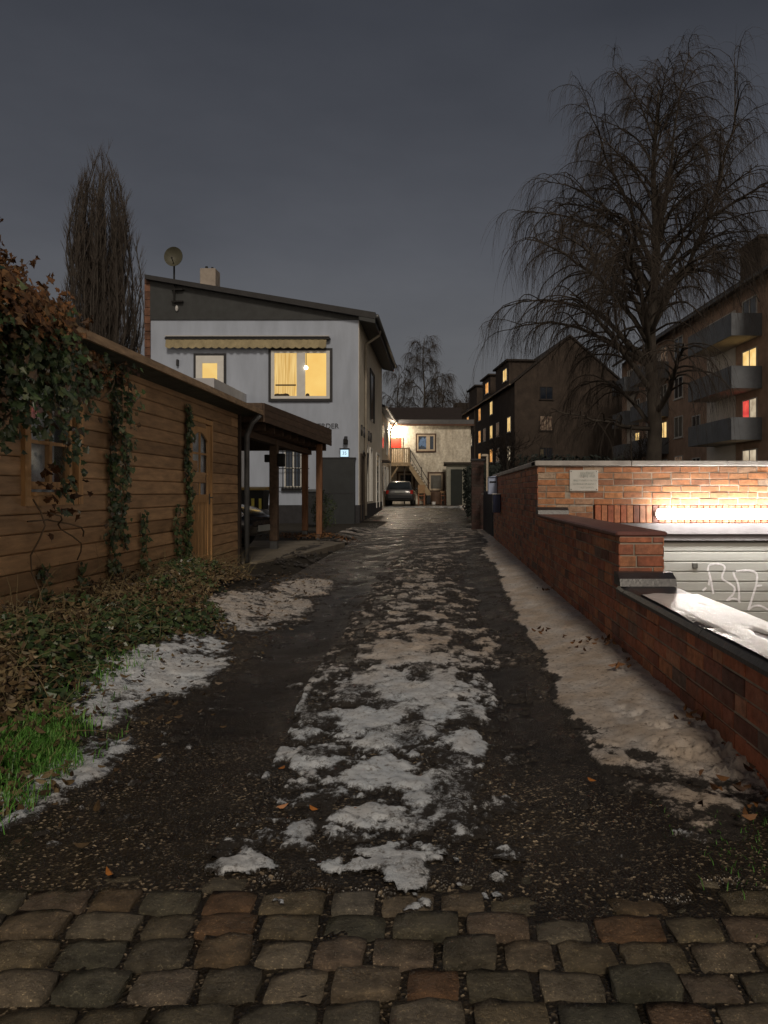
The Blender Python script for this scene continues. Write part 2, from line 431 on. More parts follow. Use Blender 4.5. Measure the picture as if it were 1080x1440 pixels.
def sett_mat():
    m, t, out = nt('sett_stone')
    s = attr(t)
    cs = ramp(t, s, [(0, (.11, .10, .078)), (.2, (.19, .155, .10)), (.4, (.11, .108, .082)), (.6, (.25, .21, .155)), (.78, (.16, .115, .07)), (.92, (.20, .115, .065)), (1, (.20, .19, .16))])
    v = ramp(t, noise(t, 14, 6, .75), [(.28, (.35, .33, .3)), (.5, (.9, .9, .9)), (.72, (1.6, 1.55, 1.45))])
    cc = mixc(t, 1.0, cs, v, 'MULTIPLY')
    sp = ramp(t, noise(t, 130, 3, .8), [(.58, (1, 1, 1)), (.70, (3.6, 3.5, 3.1))]); cc = mixc(t, 1., cc, sp, 'MULTIPLY')
    ms = ramp(t, noise(t, 2.4, 5, .7), [(.5, (0, 0, 0)), (.66, (.6, .6, .6))]); cc = mixc(t, ms, cc, (.022, .026, .012))
    rg = ramp(t, noise(t, 6, 4, .6), [(.35, (.16,)*3), (.7, (.45,)*3)])
    principled(t, out, cc, rg, bump(t, noise(t, 60, 6, .8), 1.0, .014), 0, .5); return m
cb = tag(setts().build('cobblestone_paving', sett_mat(), smooth=True), kind='structure')
# bedding with grit between the setts
X, Y = warp_grid(np.linspace(.5, 2.75, 230), 300, lambda y: -1.9-.3*y, lambda y: 1.33+0*y)
tag(grid_mesh('paving_joints', X, Y, -.026+.022*(fbm(X*18, Y*18, 31, 4)-.42)+.03*ss(-1.3, -2.0, X), M_ASPH), kind='structure')

# --- snow
def snow_fields(X, Y):
    nz = fbm(X*3.2, Y*2.6, 41, 5)-.5; n2 = fbm(X*9, Y*8, 51, 4)-.5; n3 = fbm(X*1.1, Y*.9, 61, 3)-.5; n4 = fbm(X*24, Y*20, 66, 4)-.5; n5 = fbm(X*60, Y*48, 67, 3)-.5
    foot = vnoise(X*7.5, Y*4.2, 71)                      # trampled dents
    wig = .12*(fbm(X*0+3, Y*.8, 12)-.5)
    c = 1-np.abs((X+.21+wig)/(.50-.10*ss(6, 3, Y)))**2
    amp = ss(2.35, 2.95, Y)*(1-.45*ss(7, 13, Y))*(1-.55*ss(13, 17, Y))
    mc = (c*.50+.06+.26*np.exp(-((Y-3.7)/.9)**2))*amp + nz*.55 + n2*1.6 + n4*1.35 + n5*.7 - .72*ss(.48, .74, foot) - .35*ss(.55, .75, vnoise(X*12, Y*8, 73)) - (1-amp)*.40
    mc = np.where(c < -.6, -1, mc)
    # verge by the brick wall
    xe = .60+.018*np.clip(Y-3, 0, 9)+.10*(fbm(X*0, Y*1.3, 15)-.5)+.06*n2
    dents = -.75*ss(.55, .8, vnoise(X*7, Y*4.0, 77))*ss(xe+.34, xe, X)
    mr = ss(xe-.02, xe+.12, X)*1.5-.55 + n2*.6 + dents + (nz*.9+n2*.5+n4*.8+n5*.3)*ss(xe+.26, xe, X)
    near = Y-(3.20-.42*(X-.6)) + .5*nz
    mr = np.minimum(mr, near*1.3+1.1*nz+1.2*n2+.9*n4+.4*n5)
    mr = np.where(X < .35, -1, mr) - 1.4*ss(14, 17.5, Y)*ss(1.3, .9, X+.25*nz)
    # left bank patches
    def ell(cx, cy, rx, ry): return 1-((X-cx)/rx)**2-((Y-cy)/ry)**2
    ml = np.maximum.reduce([ell(-1.75, 4.9, .29, 1.15), ell(-1.70, 7.4, .46, 1.1), ell(-1.62, 9.2, .30, .9), ell(-1.52, 3.3, .13, .35), ell(-1.62, 2.75, .15, .16)])
    ml = np.clip(ml, -.8, .40)*.9 + nz*1.2 + n2*1.1 + n4*.9 + n5*.5 - .06
    # last remains at the end of the strip and on the setts
    q = (X+Y*.3)
    mn = np.maximum.reduce([ell(-.22, 2.70, .16, .10), ell(-.13, 2.46, .16, .07)-.1, ell(-.35, 2.36, .22, .045), ell(-.62, 2.37, .13, .045), ell(-.10, 2.31, .07, .09)])
    mn = np.clip(mn, -.8, .35)*1.0 + nz*.9 + n2*1.6 + n4*1.3 + n5*.8 - .05
    # churned arcs further up the lane
    r = np.hypot(X-7.5, Y-12.0)
    arcs = np.sin(r*7.5+3*n3)+.6*np.sin(r*17+2.)
    mf = (.42*arcs + 1.1*n3 + .7*nz - .10)*ss(12.0, 14, Y)*(1-ss(23.5, 25.5, Y)) - (1-ss(12, 14, Y)) - ss(23.5, 25.5, Y)
    mf = mf - .5*ss(-1.2, -2.2, X)*ss(20, 17, Y)
    me_ = np.maximum(.9-np.abs((Y-43.2)/1.6)**2, -1)*1.0 + .9*(fbm(X*.8, Y*1.4, 81)-.5) - .6*ss(.2, -2.5, X)
    me_ = np.where(Y < 38, -1, me_)
    m = np.maximum.reduce([mc, mr, ml, mn, mf, me_])
    dirt_lamplight = np.where(mr >= m-1e-6, .85, np.where((mc >= m-1e-6), .0+.80*ss(3.8, 6.0, Y), np.where(mf >= m-1e-6, .8, np.where(ml >= m-1e-6, .10+.6*ss(6, 7, Y), .05))))  # painted zones of warm light and cool shade; the noise below is dirt
    dirt_lamplight = np.clip(dirt_lamplight+.7*n2+.4*nz, 0, 1)
    return m, dirt_lamplight, mr, ml
def snow_patch(ys, nx, Lf, Rf):
    X, Y = warp_grid(ys, nx, Lf, Rf)
    m, dirt_lamplight, mr, ml = snow_fields(X, Y)
    h = np.clip(m, -.5, 1.0)
    h = np.where(h > 0, .012*(1-np.exp(-h*3.0)), h*.010)
    h = h + np.where(m > 0, .034*(fbm(X*12, Y*11, 91, 5)-.5)*np.clip(m*3, 0, 1)*np.where(mr > .3, .35, 1) + .010*(fbm(X*40, Y*36, 92, 3)-.5)*np.clip(m*3, 0, 1), 0)
    h = h + .05*ss(.3, 1.0, mr)*ss(.7, 1.25, X)*(Y < 20)
    Z = ground_z(X, Y)+.007+h-.012*(Y > 30)-.012*ss(-.25, -.42, m)
    thin = ss(.34, -.42, m)*1.05+.75*ss(.44, .68, fbm(X*7, Y*6, 93, 5))*(mr < .3)*(ml < m-1e-6)
    thin = np.clip(thin+(.22*ss(4.6, 6.5, Y)+.2*ss(8, 13, Y))*(mr < .2), 0, 1.05)
    keep = m > np.where(Y < COB+.22, .05, -.42)
    return X, Y, Z, keep, {'dirt_lamplight': dirt_lamplight, 'thin': thin}
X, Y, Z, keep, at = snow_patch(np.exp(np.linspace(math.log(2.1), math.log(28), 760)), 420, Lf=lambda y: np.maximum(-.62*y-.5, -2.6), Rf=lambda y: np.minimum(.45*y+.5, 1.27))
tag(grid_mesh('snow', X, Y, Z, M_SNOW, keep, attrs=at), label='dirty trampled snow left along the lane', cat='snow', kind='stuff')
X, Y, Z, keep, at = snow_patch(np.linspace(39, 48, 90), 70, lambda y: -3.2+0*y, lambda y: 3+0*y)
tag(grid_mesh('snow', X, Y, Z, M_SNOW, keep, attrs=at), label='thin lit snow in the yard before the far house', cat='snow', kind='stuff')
# ============================================================ BRICKWORK
def brick_mat(name, stops, grime=(.05, .045, .035), ga=.5):
    m, t, out = nt(name)
    cs = ramp(t, attr(t), stops)
    v = ramp(t, noise(t, 22, 5, .7), [(.28, (.55, .5, .48)), (.7, (1.35, 1.3, 1.25))])
    cc = mixc(t, 1.0, cs, v, 'MULTIPLY')
    gm = ramp(t, noise(t, 2.6, 6, .7), [(.46, (0, 0, 0)), (.68, (ga,)*3)])
    cc = mixc(t, gm, cc, grime)
    principled(t, out, cc, ramp(t, noise(t, 9), [(.3, (.5,)*3), (.7, (.85,)*3)]), bump(t, noise(t, 120, 4, .7), .5, .006), 0, .4)
    return m
M_BRICK = brick_mat('red_brick', [(0, (.12, .06, .05)), (.15, (.34, .12, .07)), (.4, (.46, .17, .09)), (.6, (.28, .11, .08)), (.78, (.50, .22, .11)), (.92, (.40, .20, .13)), (1, (.12, .10, .095))])
M_BRICK_OLD = brick_mat('weathered_brick', [(0, (.28, .13, .075)), (.3, (.42, .185, .09)), (.6, (.50, .24, .11)), (.85, (.36, .19, .11)), (1, (.42, .34, .26))], (.12, .11, .09), .4)
M_MORTAR = mat('mortar', (.32, .28, .23), .9, .4, 5, .5, 80, .006)
M_MORTAR_L = mat('pale_mortar', (.42, .38, .33), .9, .4, 6, .5, 80, .006)
M_SLATE = mat('dark_slate', (.030, .030, .034), .35, .45, 5, .35, 45, .006)
M_COPING = mat('pale_stone_coping', (.40, .38, .36), .7, .25, 4, .3, 60, .004)
def brick_face(b, axis, plane, sgn, a0, a1, z0, z1, L=.25, H=.0833, j=.011, dep=.009, jit=.002, vert=False, skip=None):
    """bricks on the face of a wall: axis 'y' runs along Y on plane x=const, axis 'x' runs along X on plane y=const"""
    r = 0; z = z0
    while z < z1-.02:
        zt = min(z+H, z1); a = a0-(L/2 if r % 2 else 0)-rnd.uniform(0, .02); half = False
        while a < a1:
            ln = L if rnd.random() > .16 else L/2
            p0 = max(a, a0)+j/2; p1 = min(a+ln, a1)-j/2
            if p1-p0 > .02 and not (skip and skip((p0+p1)/2, (z+zt)/2)):
                d = dep+rnd.uniform(-jit, jit)*1.5; c = .004; sh = rnd.random(); zz0 = z+j/2; zz1 = zt-j/2
                tl = rnd.uniform(-.0025, .0025)
                o = [(p0, zz0), (p1, zz0), (p1, zz1), (p0, zz1)]; i = [(p0+c, zz0+c), (p1-c, zz0+c), (p1-c, zz1-c), (p0+c, zz1-c)]
                mk = (lambda q, e: (plane+sgn*e, q[0], q[1]+tl)) if axis == 'y' else (lambda q, e: (q[0], plane+sgn*e, q[1]+tl))
                vs = [mk(q, 0) for q in o]+[mk(q, d-.003) for q in o]+[mk(q, d) for q in i]
                f = [(0,1,5,4), (1,2,6,5), (2,3,7,6), (3,0,4,7), (4,5,9,8), (5,6,10,9), (6,7,11,10), (7,4,8,11), (8,9,10,11)]
                flip = (axis == 'y' and sgn < 0) or (axis == 'x' and sgn > 0)
                b.add(vs, [q[::-1] for q in f] if flip else f, sh)
            a += ln
        z += H; r += 1
XW = 1.25; XI = 1.575
wall = thing('brick_wall', 'stepped red brick wall beside the snowy verge, low near and tall further back', 'wall', (1.4, 8, 0))
core = MB()
core.box(XW+.012, XI-.012, .3, 5.40, -.3, .455); core.box(XW+.012, XI-.012, 5.40+.014, 9.975, -.3, .835)
core.box(XW+.012, XI+.11, 9.99, 18.2, -.3, 1.49)
core.build('mortar_core', M_MORTAR, wall)
bf = MB()
brick_face(bf, 'y', XW+.012, -1, .8, 5.40, -.04, .455)
brick_face(bf, 'y', XW+.012, -1, 5.40, 9.97, -.04, .835)
brick_face(bf, 'y', XW+.012, -1, 9.972, 18.2, -.04, 1.49)
brick_face(bf, 'x', 5.414, -1, XW+.004, XI-.004, .455, .835)
brick_face(bf, 'y', XI-.012, 1, .8, 5.40, -.9, .455); brick_face(bf, 'y', XI-.012, 1, 5.40, 9.86, -.9, .835)
bf.build('brickwork', M_BRICK, wall)
core2 = MB(); core2.box(XW+.1, XI-.013, .3, 9.86, -1.5, -.301); core2.build('footing', M_MORTAR, wall)
# copings
yy = .6
while yy < 5.3:
    L_ = 1.52 if yy < 4 else 5.36-yy; y1 = min(yy+L_, 5.36); cb_ = MB()
    z0 = .456; x0 = XW-.028; x1 = XI+.03
    prof = [(x0, z0), (x1, z0), (x1, z0+.040), (x1-.02, z0+.052), (x0+.05, z0+.052), (x0+.018, z0+.043), (x0, z0+.020)]
    cb_.prism(prof, 'y', yy+.004, y1-.004, rnd.random()); cb_.build('coping', M_SLATE, wall); yy = y1
    if y1 >= 5.36: break
c3 = MB(); c3.bbox(XW-.02, XI+.02, 5.40, 9.84, .837, .872, .012); c3.build('coping', mat('brick_coping', (.16, .07, .06), .45, .4, 7, .4), wall)
for (ya, yb, zz) in ((5.22, 5.44, .508), (9.62, 9.90, .872)):
    s_ = MB(); s_.prism([(ya, zz), (yb-.03, zz), (yb-.03, zz+.085), (ya+.10, zz+.085), (ya+.02, zz+.05)], 'x', XW-.03, XI+.03); s_.build('slate_step', M_SLATE, wall)
c4 = MB()
for i in range(7): c4.bbox(XW-.03, XI+.08, 9.99+1.18*i, 9.99+1.18*(i+1)-.006, 1.491, 1.555, .008)
c4.build('coping', M_COPING, wall)

# ------------------------------------------------------------ garage with roller door
gar = thing('garage', 'sunken brick garage with a pale slatted door scrawled with white graffiti', 'garage', (4, 10, -1.45))
GY = 9.98
gw = MB(); gw.box(XI+.055, 9.0, GY+.012, GY+.34, .985, 1.49); gw.box(XI+.055, 1.98, GY+.012, GY+.34, -1.45, .985)
gw.box(6.6, 9.0, GY+.012, GY+.34, -1.45, .985); gw.build('mortar_core', M_MORTAR_L, gar)
gb = MB()
brick_face(gb, 'x', GY+.010, -1, XW+.004, 1.665, .86, .985, jit=.004); brick_face(gb, 'x', GY+.012, -1, XW+.004, 9.0, .985, 1.49, L=.25, jit=.005, j=.013)
brick_face(gb, 'x', GY+.012, -1, XI+.06, 1.98, .72, .985, jit=.004)
gb.build('brickwork', M_BRICK_OLD, gar)
sb = MB(); x = 2.0
while x < 6.6:                       # soldier course
    sb.bbox(x+.005, x+.078, GY-.004, GY+.2, .752, .980, .004, rnd.random()); x += .083
sb.build('soldier_course', M_BRICK, gar)
lin = MB(); lin.bbox(1.98, 6.6, GY-.012, GY+.25, .60, .745, .006); lin.box(1.98, 6.6, GY+.03, GY+.25, .52, .598); lin.build('lintel', mat('grey_painted_lintel', (.15, .14, .145), .6, .2, 3, .2), gar)
gc = MB(); xx = XW-.03
while xx < 9: gc.bbox(xx, min(xx+1.25, 9)-.006, GY-.04, GY+.40, 1.492, 1.557, .008); xx += 1.25
gc.build('coping', M_COPING, gar)
gd = MB(); z = .50; k = 0
while z > -1.40:
    gd.prism([(GY+.10, z-.13), (GY+.14, z-.13), (GY+.14, z), (GY+.10, z-.002), (GY+.085, z-.012), (GY+.085, z-.118)], 'x', 2.0, 6.58, rnd.random()); z -= .131
door = gd.build('garage_door', mat('pale_door_slats', (.30, .30, .28), .5, .12, 2, .15, 30, .003, shade=.06, mapping=(.4, 1, 3)), gar)
kh = MB(); kh.bbox(PX(980, GY)-.035, PX(980, GY)+.035, GY+.06, GY+.09, PZ(796, GY)-.035, PZ(796, GY)+.035, .005); kh.build('lock_plate', mat('dull_metal', (.12, .12, .11), .4, .2, 20, .1, metal=.6), door)
gf = MB()
def gpt(zx, zy): # graffiti traced in the photo, on the door plane
    px = 970+zx*110/1080; py = 760+zy*110/1080
    return (PX(px, GY+.08), GY+.080, PZ(py, GY+.08))
for ln in ([(250,420),(262,350),(330,325),(430,330),(480,360),(480,410),(450,480),(460,540),(560,600),(620,660),(600,740),(540,800),(510,835)],
           [(262,430),(280,500),(300,600),(325,740)], [(270,540),(262,620)],
           [(600,430),(620,500),(660,580),(680,700),(680,860)], [(530,830),(590,805),(660,820),(700,860)],
           [(640,425),(800,415),(900,440),(930,490),(920,600),(880,740),(840,870),(805,960)], [(920,630),(1000,622)], [(805,960),(880,910),(980,905),(1080,960)], [(230,650),(180,700)]):
    P = [Vector(gpt(*p)) for p in ln]; Q = []
    for i in range(len(P)-1):
        p0 = P[max(i-1, 0)]; p1 = P[i]; p2 = P[i+1]; p3 = P[min(i+2, len(P)-1)]
        for s in range(5):
            u = s/5; Q.append(.5*((2*p1)+(p2-p0)*u+(2*p0-5*p1+4*p2-p3)*u*u+(3*p1-p0-3*p2+p3)*u**3))
    Q.append(P[-1])
    gf.tube(Q, [.010+.006*rnd.random() for _ in Q], 8)
gf.v = [(a, GY+.083+(b-GY-.080)*.12, c) for a, b, c in gf.v]
gf.build('graffiti', mat('white_spray_paint', (.55, .53, .55), .6, .2, 14, 0), door)

# tube lamp over the door
lt = thing('tube_lamp', 'long glowing fluorescent tube lamp on the brick above the garage door', 'lamp', (3.9, GY, .87))
lx0 = PX(922, GY-.07); lx1 = lx0+2.5
q = MB(); q.bbox(lx0, lx1, GY-.09, GY-.002, .835, .905, .008); q.build('lamp_housing', mat('white_enamel', (.7, .7, .68), .4, .05, 3, 0), lt)
q = MB(); q.tube([(lx0+.01, GY-.15, .87), (lx1-.01, GY-.15, .87)], .062, 14); q.build('diffuser', emat('tube_glow', (1, .96, .90), 36, (1, .95, .89)), lt)
# plaque
pl = thing('plaque', 'small pale plaque with faint lines of writing on the brick wall', 'sign', (1.85, GY, 1.2))
q = MB(); x0 = PX(800.5, GY); x1 = PX(840.5, GY); z0 = PZ(690.5, GY); z1 = PZ(661, GY); q.bbox(x0, x1, GY-.03, GY-.002, z0, z1, .006); q.build('panel', mat('pale_plaque', (.56, .56, .53), .6, .08, 8, .1), pl)
q = MB()
for k, (a, bb, h, zz) in enumerate(((.38, .90, .022, .84), (.36, .90, .022, .70), (.14, .92, .014, .50), (.13, .90, .014, .33), (.40, .86, .014, .17))):
    u = a
    while u < bb:
        wd = rnd.uniform(.012, .026); zc = z0+(z1-z0)*zz
        q.box(x0+(x1-x0)*u, x0+(x1-x0)*(u+wd*.45), GY-.0325, GY-.029, zc-h*rnd.uniform(.5, 1), zc+h*rnd.uniform(.5, 1))
        if rnd.random() < .6: q.box(x0+(x1-x0)*(u+wd*.45), x0+(x1-x0)*(u+wd), GY-.0325, GY-.029, zc+h*rnd.choice((-.9, -.1, .6)), zc+h*rnd.choice((-.6, .3, 1.)))
        u += wd+rnd.choice((.012, .014, .03))
q.build('worn_lettering', mat('worn_grey_letters', (.30, .33, .31), .7, .2, 10, 0), pl)
for a in (x0+.02, x1-.02):
    for c in (z0+.02, z1-.02): q = MB(); q.ball((a, GY-.031, c), .007, 8); q.build('screw', mat('dull_metal', (.12,)*3), pl)
# snow and wet leaves on the low coping
X, Y = warp_grid(np.linspace(.7, 5.2, 500), 60, lambda y: XW+.0+0*y, lambda y: XI+.028+0*y)
m = .12+.9*(fbm(X*4, Y*2.2, 301, 4)-.42)+.45*(fbm(X*16, Y*9, 302, 4)-.5)+.45*ss(XW+.03, XW+.10, X)-.06+.45*(Y > 4.0)*(Y < 4.8)*ss(.06, .2, X-XW)
m = m - .7*np.exp(-((Y-3.35)/.22)**2-((X-1.45)/.05)**2) - .8*np.exp(-((Y-4.35)/.16)**2-((X-1.47)/.05)**2) - .8*np.exp(-((Y-2.7)/.3)**2-((X-1.42)/.04)**2) - 1.2*ss(4.7, 4.95, Y)
h = np.where(m > 0, .007*(1-np.exp(-m*9)), m*.05)+.0012*(fbm(X*60, Y*60, 303, 3)-.5)
def ice_mat():
    m_, t, out = nt('wet_snow'); cc = ramp(t, noise(t, 9, 5, .7), [(.3, (.68, .68, .66)), (.7, (.9, .9, .89))])
    principled(t, out, cc, .24, bump(t, noise(t, 160, 4, .7), .3, .0015), 0, .9); return m_
M_ICE = ice_mat()
tag(grid_mesh('snow', X, Y, .5075+h, M_ICE, m > -.12), label='thin wet snow lying on the low wall coping', cat='snow', kind='stuff')

# letter boxes at the wall's far end
mbx = thing('letter_box', 'pale blue letter box fixed high on the end of the brick wall', 'letter box', (1.2, 17.3, 1.0))
q = MB(); q.bbox(XW-.20, XW-.005, 17.0, 17.3, 1.10, 1.48, .01); q.prism([(XW-.23, 1.482), (XW-.004, 1.482), (XW-.004, 1.52)], 'y', 16.97, 17.33); q.build('body', mat('pale_blue_enamel', (.38, .45, .62), .45, .1, 5, 0), mbx)
q = MB(); q.box(XW-.17, XW-.03, 16.985, 17.002, 1.36, 1.39); q.build('slot', mat('black_gap', (.01,)*3, .8, .1, 4, 0), mbx)
mb2 = thing('letter_box', 'dark blue letter box just below and right of the pale one', 'letter box', (1.2, 16.2, .6))
q = MB(); q.bbox(XW-.16, XW-.005, 16.0, 16.35, .72, 1.10, .01); q.build('body', mat('navy_enamel', (.03, .04, .09), .4, .2, 5, 0), mb2)
q = MB(); q.bbox(XW-.18, XW-.004, 15.98, 16.37, 1.102, 1.12, .004); q.build('lid', mat('white_enamel', (.7,)*3), mb2)
# gate pillar, gate post and gate
gp = thing('gate_pillar', 'tall dark brick gate pillar beyond the end of the boundary wall', 'pillar', (1.1, 23.4, 0))
q = MB(); q.box(.95, 1.31, 23.42, 23.78, -.1, 2.1); brick_face(q, 'x', 23.42, -1, .95, 1.31, -.02, 2.1, dep=.01); brick_face(q, 'y', .95, -1, 23.42, 23.78, -.02, 2.1, dep=.01)
q.build('shaft', brick_mat('dark_brick', [(0, (.03, .02, .018)), (.5, (.06, .03, .025)), (1, (.045, .03, .03))]), gp)
q = MB(); q.bbox(.91, 1.35, 23.38, 23.82, 2.102, 2.17, .01); q.build('cap', M_SLATE, gp)
ga = thing('metal_gate', 'dark blue sheet metal gate on a pale post beside the brick pillar', 'gate', (1.5, 23, 0))
q = MB(); q.box(1.36, 1.42, 23.0, 23.06, 0, 2.28); q.build('post', mat('pale_post', (.42, .36, .28), .5, .2, 5, .1), ga)
q = MB(); q.box(1.20, 1.355, 22.4, 23.02, 2.20, 2.26); q.build('top_rail', mat('pale_post', (.42,)*3), ga)
q = MB(); q.box(1.27, 1.30, 19.0, 22.98, .04, 1.18)
for k in range(9): q.box(1.255, 1.269, 19.1+.43*k, 19.14+.43*k, .05, 1.17)
q.build('panel', mat('blue_black_metal', (.018, .022, .034), .4, .3, 4, .1), ga)
q = MB(); q.box(1.19, 1.262, 22.5, 22.7, 1.08, 1.12); q.build('handle', mat('dull_metal', (.12,)*3), ga)

# ============================================================ SHED (left)
XS = -3.0
M_WOOD = mat('stained_boards', (.36, .225, .12), .6, .35, 3, .35, 30, .004, mapping=(6, .9, 6), shade=.28)
M_WOODL = mat('honey_wood', (.46, .27, .12), .5, .25, 4, .25, 30, .003, mapping=(5, 5, .8))
M_ROOF = mat('roofing_felt', (.035, .035, .034), .85, .4, 5, .5, 60, .006)
M_TRIM = mat('weathered_trim', (.30, .21, .13), .75, .4, 5, .3, 40, .004, mapping=(6, 1, 6), shade=.2)
shed = thing('wooden_shed', 'brown board-clad shed with a window, overgrown by ivy on the left', 'shed', (-4.5, 7, .2))
q = MB(); z = .02
WX0, WX1, WZ0, WZ1 = 5.56, 6.29, 1.15, 1.90      # window (in Y, Z)
DX0, DX1, DZ1 = 9.10, 10.05, 2.07
while z < 2.40:
    h = .138; z1 = min(z+h, 2.42); segs = [(1.5, WX0-.02), (WX1+.02, DX0-.03), (DX1+.03, 11.38)] if (z1 > WZ0 and z < WZ1) else ([(1.5, DX0-.03), (DX1+.03, 11.38)] if z < DZ1 else [(1.5, 11.38)])
    for a, b_ in segs:
        cuts = [a]
        while cuts[-1] < b_-2.5: cuts.append(cuts[-1]+rnd.uniform(2.2, 3.6))
        cuts.append(b_)
        for c0, c1 in zip(cuts, cuts[1:]):
            if c1-c0 < .02: continue
            e = rnd.uniform(-.002, .002)
            q.prism([(XS-.02, z), (XS+.001+e, z+.006), (XS+.006+e, z+.014), (XS+.003+e, z1-.003), (XS-.02, z1)], 'y', c0+.002, c1-.002, rnd.random())
    z += h
q.build('wall', M_WOOD, shed)
q = MB(); q.box(-7, XS-.5, 1.5, 11.36, -.1, 2.40)
for a_, b_, c_, d_ in ((1.5, WX0-.01, -.1, 2.4), (WX1+.01, DX0-.01, -.1, 2.4), (DX1+.01, 11.36, -.1, 2.4), (WX0-.01, WX1+.01, -.1, WZ0-.01), (WX0-.01, WX1+.01, WZ1+.01, 2.4), (DX0-.01, DX1+.01, DZ1+.005, 2.4)): q.box(XS-.5, XS-.021, a_, b_, c_, d_)
q.box(-7, XS-.0, 11.362, 11.40, -.1, 2.40); q.build('wall_backing', mat('dark_wood', (.035, .025, .018), .8, .3, 4, .2), shed)
q = MB(); q.box(XS-.03, XS+.035, 11.32, 11.42, -.05, 2.40); q.build('corner_post', mat('dark_wood', (.035,)*3), shed)
# roof: slopes up and away from the eave
EX = -2.72; ZE = 2.40
q = MB(); ry = [1.2, 11.62]
q.prism([(EX, ZE-.035), (EX, ZE), (-7.4, ZE+.34), (-7.4, ZE+.30)], 'y', *ry); rf = q.build('roof', M_ROOF, shed)
q = MB(); q.box(EX+.001, EX+.03, 1.2, 11.62, ZE-.085, ZE-.015); q.build('fascia', M_TRIM, rf)
q = MB()
for k in range(3): a_ = EX-.002-.095*k; q.prism([(a_, ZE-.075-.012*k), (a_-.09, ZE-.087-.012*k), (a_-.09, ZE-.067-.012*k), (a_, ZE-.055-.012*k)], 'y', 1.2, 11.6, rnd.random())
q.build('soffit', mat('grey_green_soffit', (.06, .065, .05), .8, .35, 6, .3), rf)
# window
def side_window(parent, y0, y1, z0, z1, x, fm, pm):
    o = MB()                                     # architrave
    o.box(x-.02, x+.035, y0-.08, y0, z0-.10, z1+.08); o.box(x-.02, x+.035, y1, y1+.08, z0-.10, z1+.08)
    o.box(x-.02, x+.032, y0, y1, z1, z1+.08); o.box(x-.02, x+.030, y0, y1, z0-.10, z0-.03)
    wf = o.build('window', fm, parent)
    s = MB(); s.bbox(x-.03, x+.06, y0+.005, y1-.005, z0-.03, z0+.0, .006); s.build('sill', fm, wf)
    c = MB(); g = .045; xx0 = x-.045; xx1 = x-.005
    c.box(xx0, xx1, y0+.03, y0+.03+g, z0+.02, z1-.02); c.box(xx0, xx1, y1-.03-g, y1-.03, z0+.02, z1-.02)
    c.box(xx0, xx1-.003, y0+.03+g, y1-.03-g, z0+.02, z0+.02+g*1.3); c.box(xx0, xx1-.003, y0+.03+g, y1-.03-g, z1-.02-g, z1-.02)
    ym = (y0+y1)/2; zm = (z0+z1)/2; c.box(xx0, xx1-.004, ym-.022, ym+.022, z0+.07, z1-.065); c.box(xx0+.004, xx1-.008, y0+.07, ym-.022, zm-.013, zm+.013); c.box(xx0+.004, xx1-.008, ym+.022, y1-.07, zm-.013, zm+.013)
    c.build('sash', fm, wf)
    p = MB(); p.box(xx0+.01, xx0+.014, y0+.05, y1-.05, z0+.04, z1-.04); p.build('pane', pm, wf)
    return wf
def glassy(name):
    m_, t, out = nt(name)
    tr = N(t, 'ShaderNodeBsdfTransparent'); gl = N(t, 'ShaderNodeBsdfGlossy'); gl.inputs['Roughness'].default_value = .06; gl.inputs[0].default_value = (.9, .95, 1, 1)
    mx = N(t, 'ShaderNodeMixShader'); mx.inputs[0].default_value = .22
    t.links.new(tr.outputs[0], mx.inputs[1]); t.links.new(gl.outputs[0], mx.inputs[2]); t.links.new(mx.outputs[0], out.inputs[0]); return m_
M_GLASS = glassy('window_glass')
wf = side_window(shed, WX0, WX1, WZ0, WZ1, XS, M_WOODL, M_GLASS)
# lace curtain behind the pane
X, Y = np.meshgrid(np.linspace(WX0+.03, WX1-.15, 90), np.linspace(WZ0, WZ1, 20))
q = MB(); ny, nx = X.shape
q.add([(XS-.085+.022*math.sin(X[j, i]*42+.6*math.sin(X[j, i]*9)), X[j, i], Y[j, i]) for j in range(ny) for i in range(nx)], [(j*nx+i, j*nx+i+1, (j+1)*nx+i+1, (j+1)*nx+i) for j in range(ny-1) for i in range(nx-1)])
q.build('curtain', mat('lace_curtain', (.62, .68, .74), .9, .35, 14, .3, 70, .004, mapping=(1, 1.2, .7)), wf, smooth=True)
q = MB(); q.box(XS-.20, XS-.15, WX0, WX1, WZ0, WZ1); q.build('dark_room', mat('black_gap', (.01,)*3), wf)
# door
dr = MB(); x = XS
dr.box(x-.03, x+.02, DX0, DX0+.055, .12, DZ1-.056); dr.box(x-.03, x+.02, DX1-.055, DX1, .12, DZ1-.056); dr.box(x-.03, x+.022, DX0, DX1, DZ1-.055, DZ1)
dframe = dr.build('door', M_WOODL, shed)
lf = MB(); y0 = DX0+.07; y1 = DX1-.07; g = .10; xa, xb = x-.02, x+.005
lf.box(xa, xb, y0, y0+g, .16, DZ1-.07); lf.box(xa, xb, y1-g, y1, .16, DZ1-.07)
lf.box(xa, xb-.002, y0+g, y1-g, 1.02, 1.12); lf.box(xa, xb-.002, y0+g, y1-g, .16, .34)
k = 12; W = y1-g-(y0+g); arc = []                                    # arched head over the glazing
for i in range(k+1):
    u = i/k; arc.append((y0+g+W*u, 1.80+.10*math.sin(math.pi*u)))
lf.prism([(p, q_) for p, q_ in arc]+[(y1-g, DZ1-.07), (y0+g, DZ1-.07)], 'x', xa, xb-.002)
n_ = 9
for i in range(n_): lf.box(xa+.002, xb-.012-(.003 if i % 2 else 0), y0+g+W*i/n_+.001, y0+g+W*(i+1)/n_-.001, .34, 1.02)
ym = (y0+y1)/2; lf.box(xa, xb-.004, ym-.014, ym+.014, 1.12, 1.90)
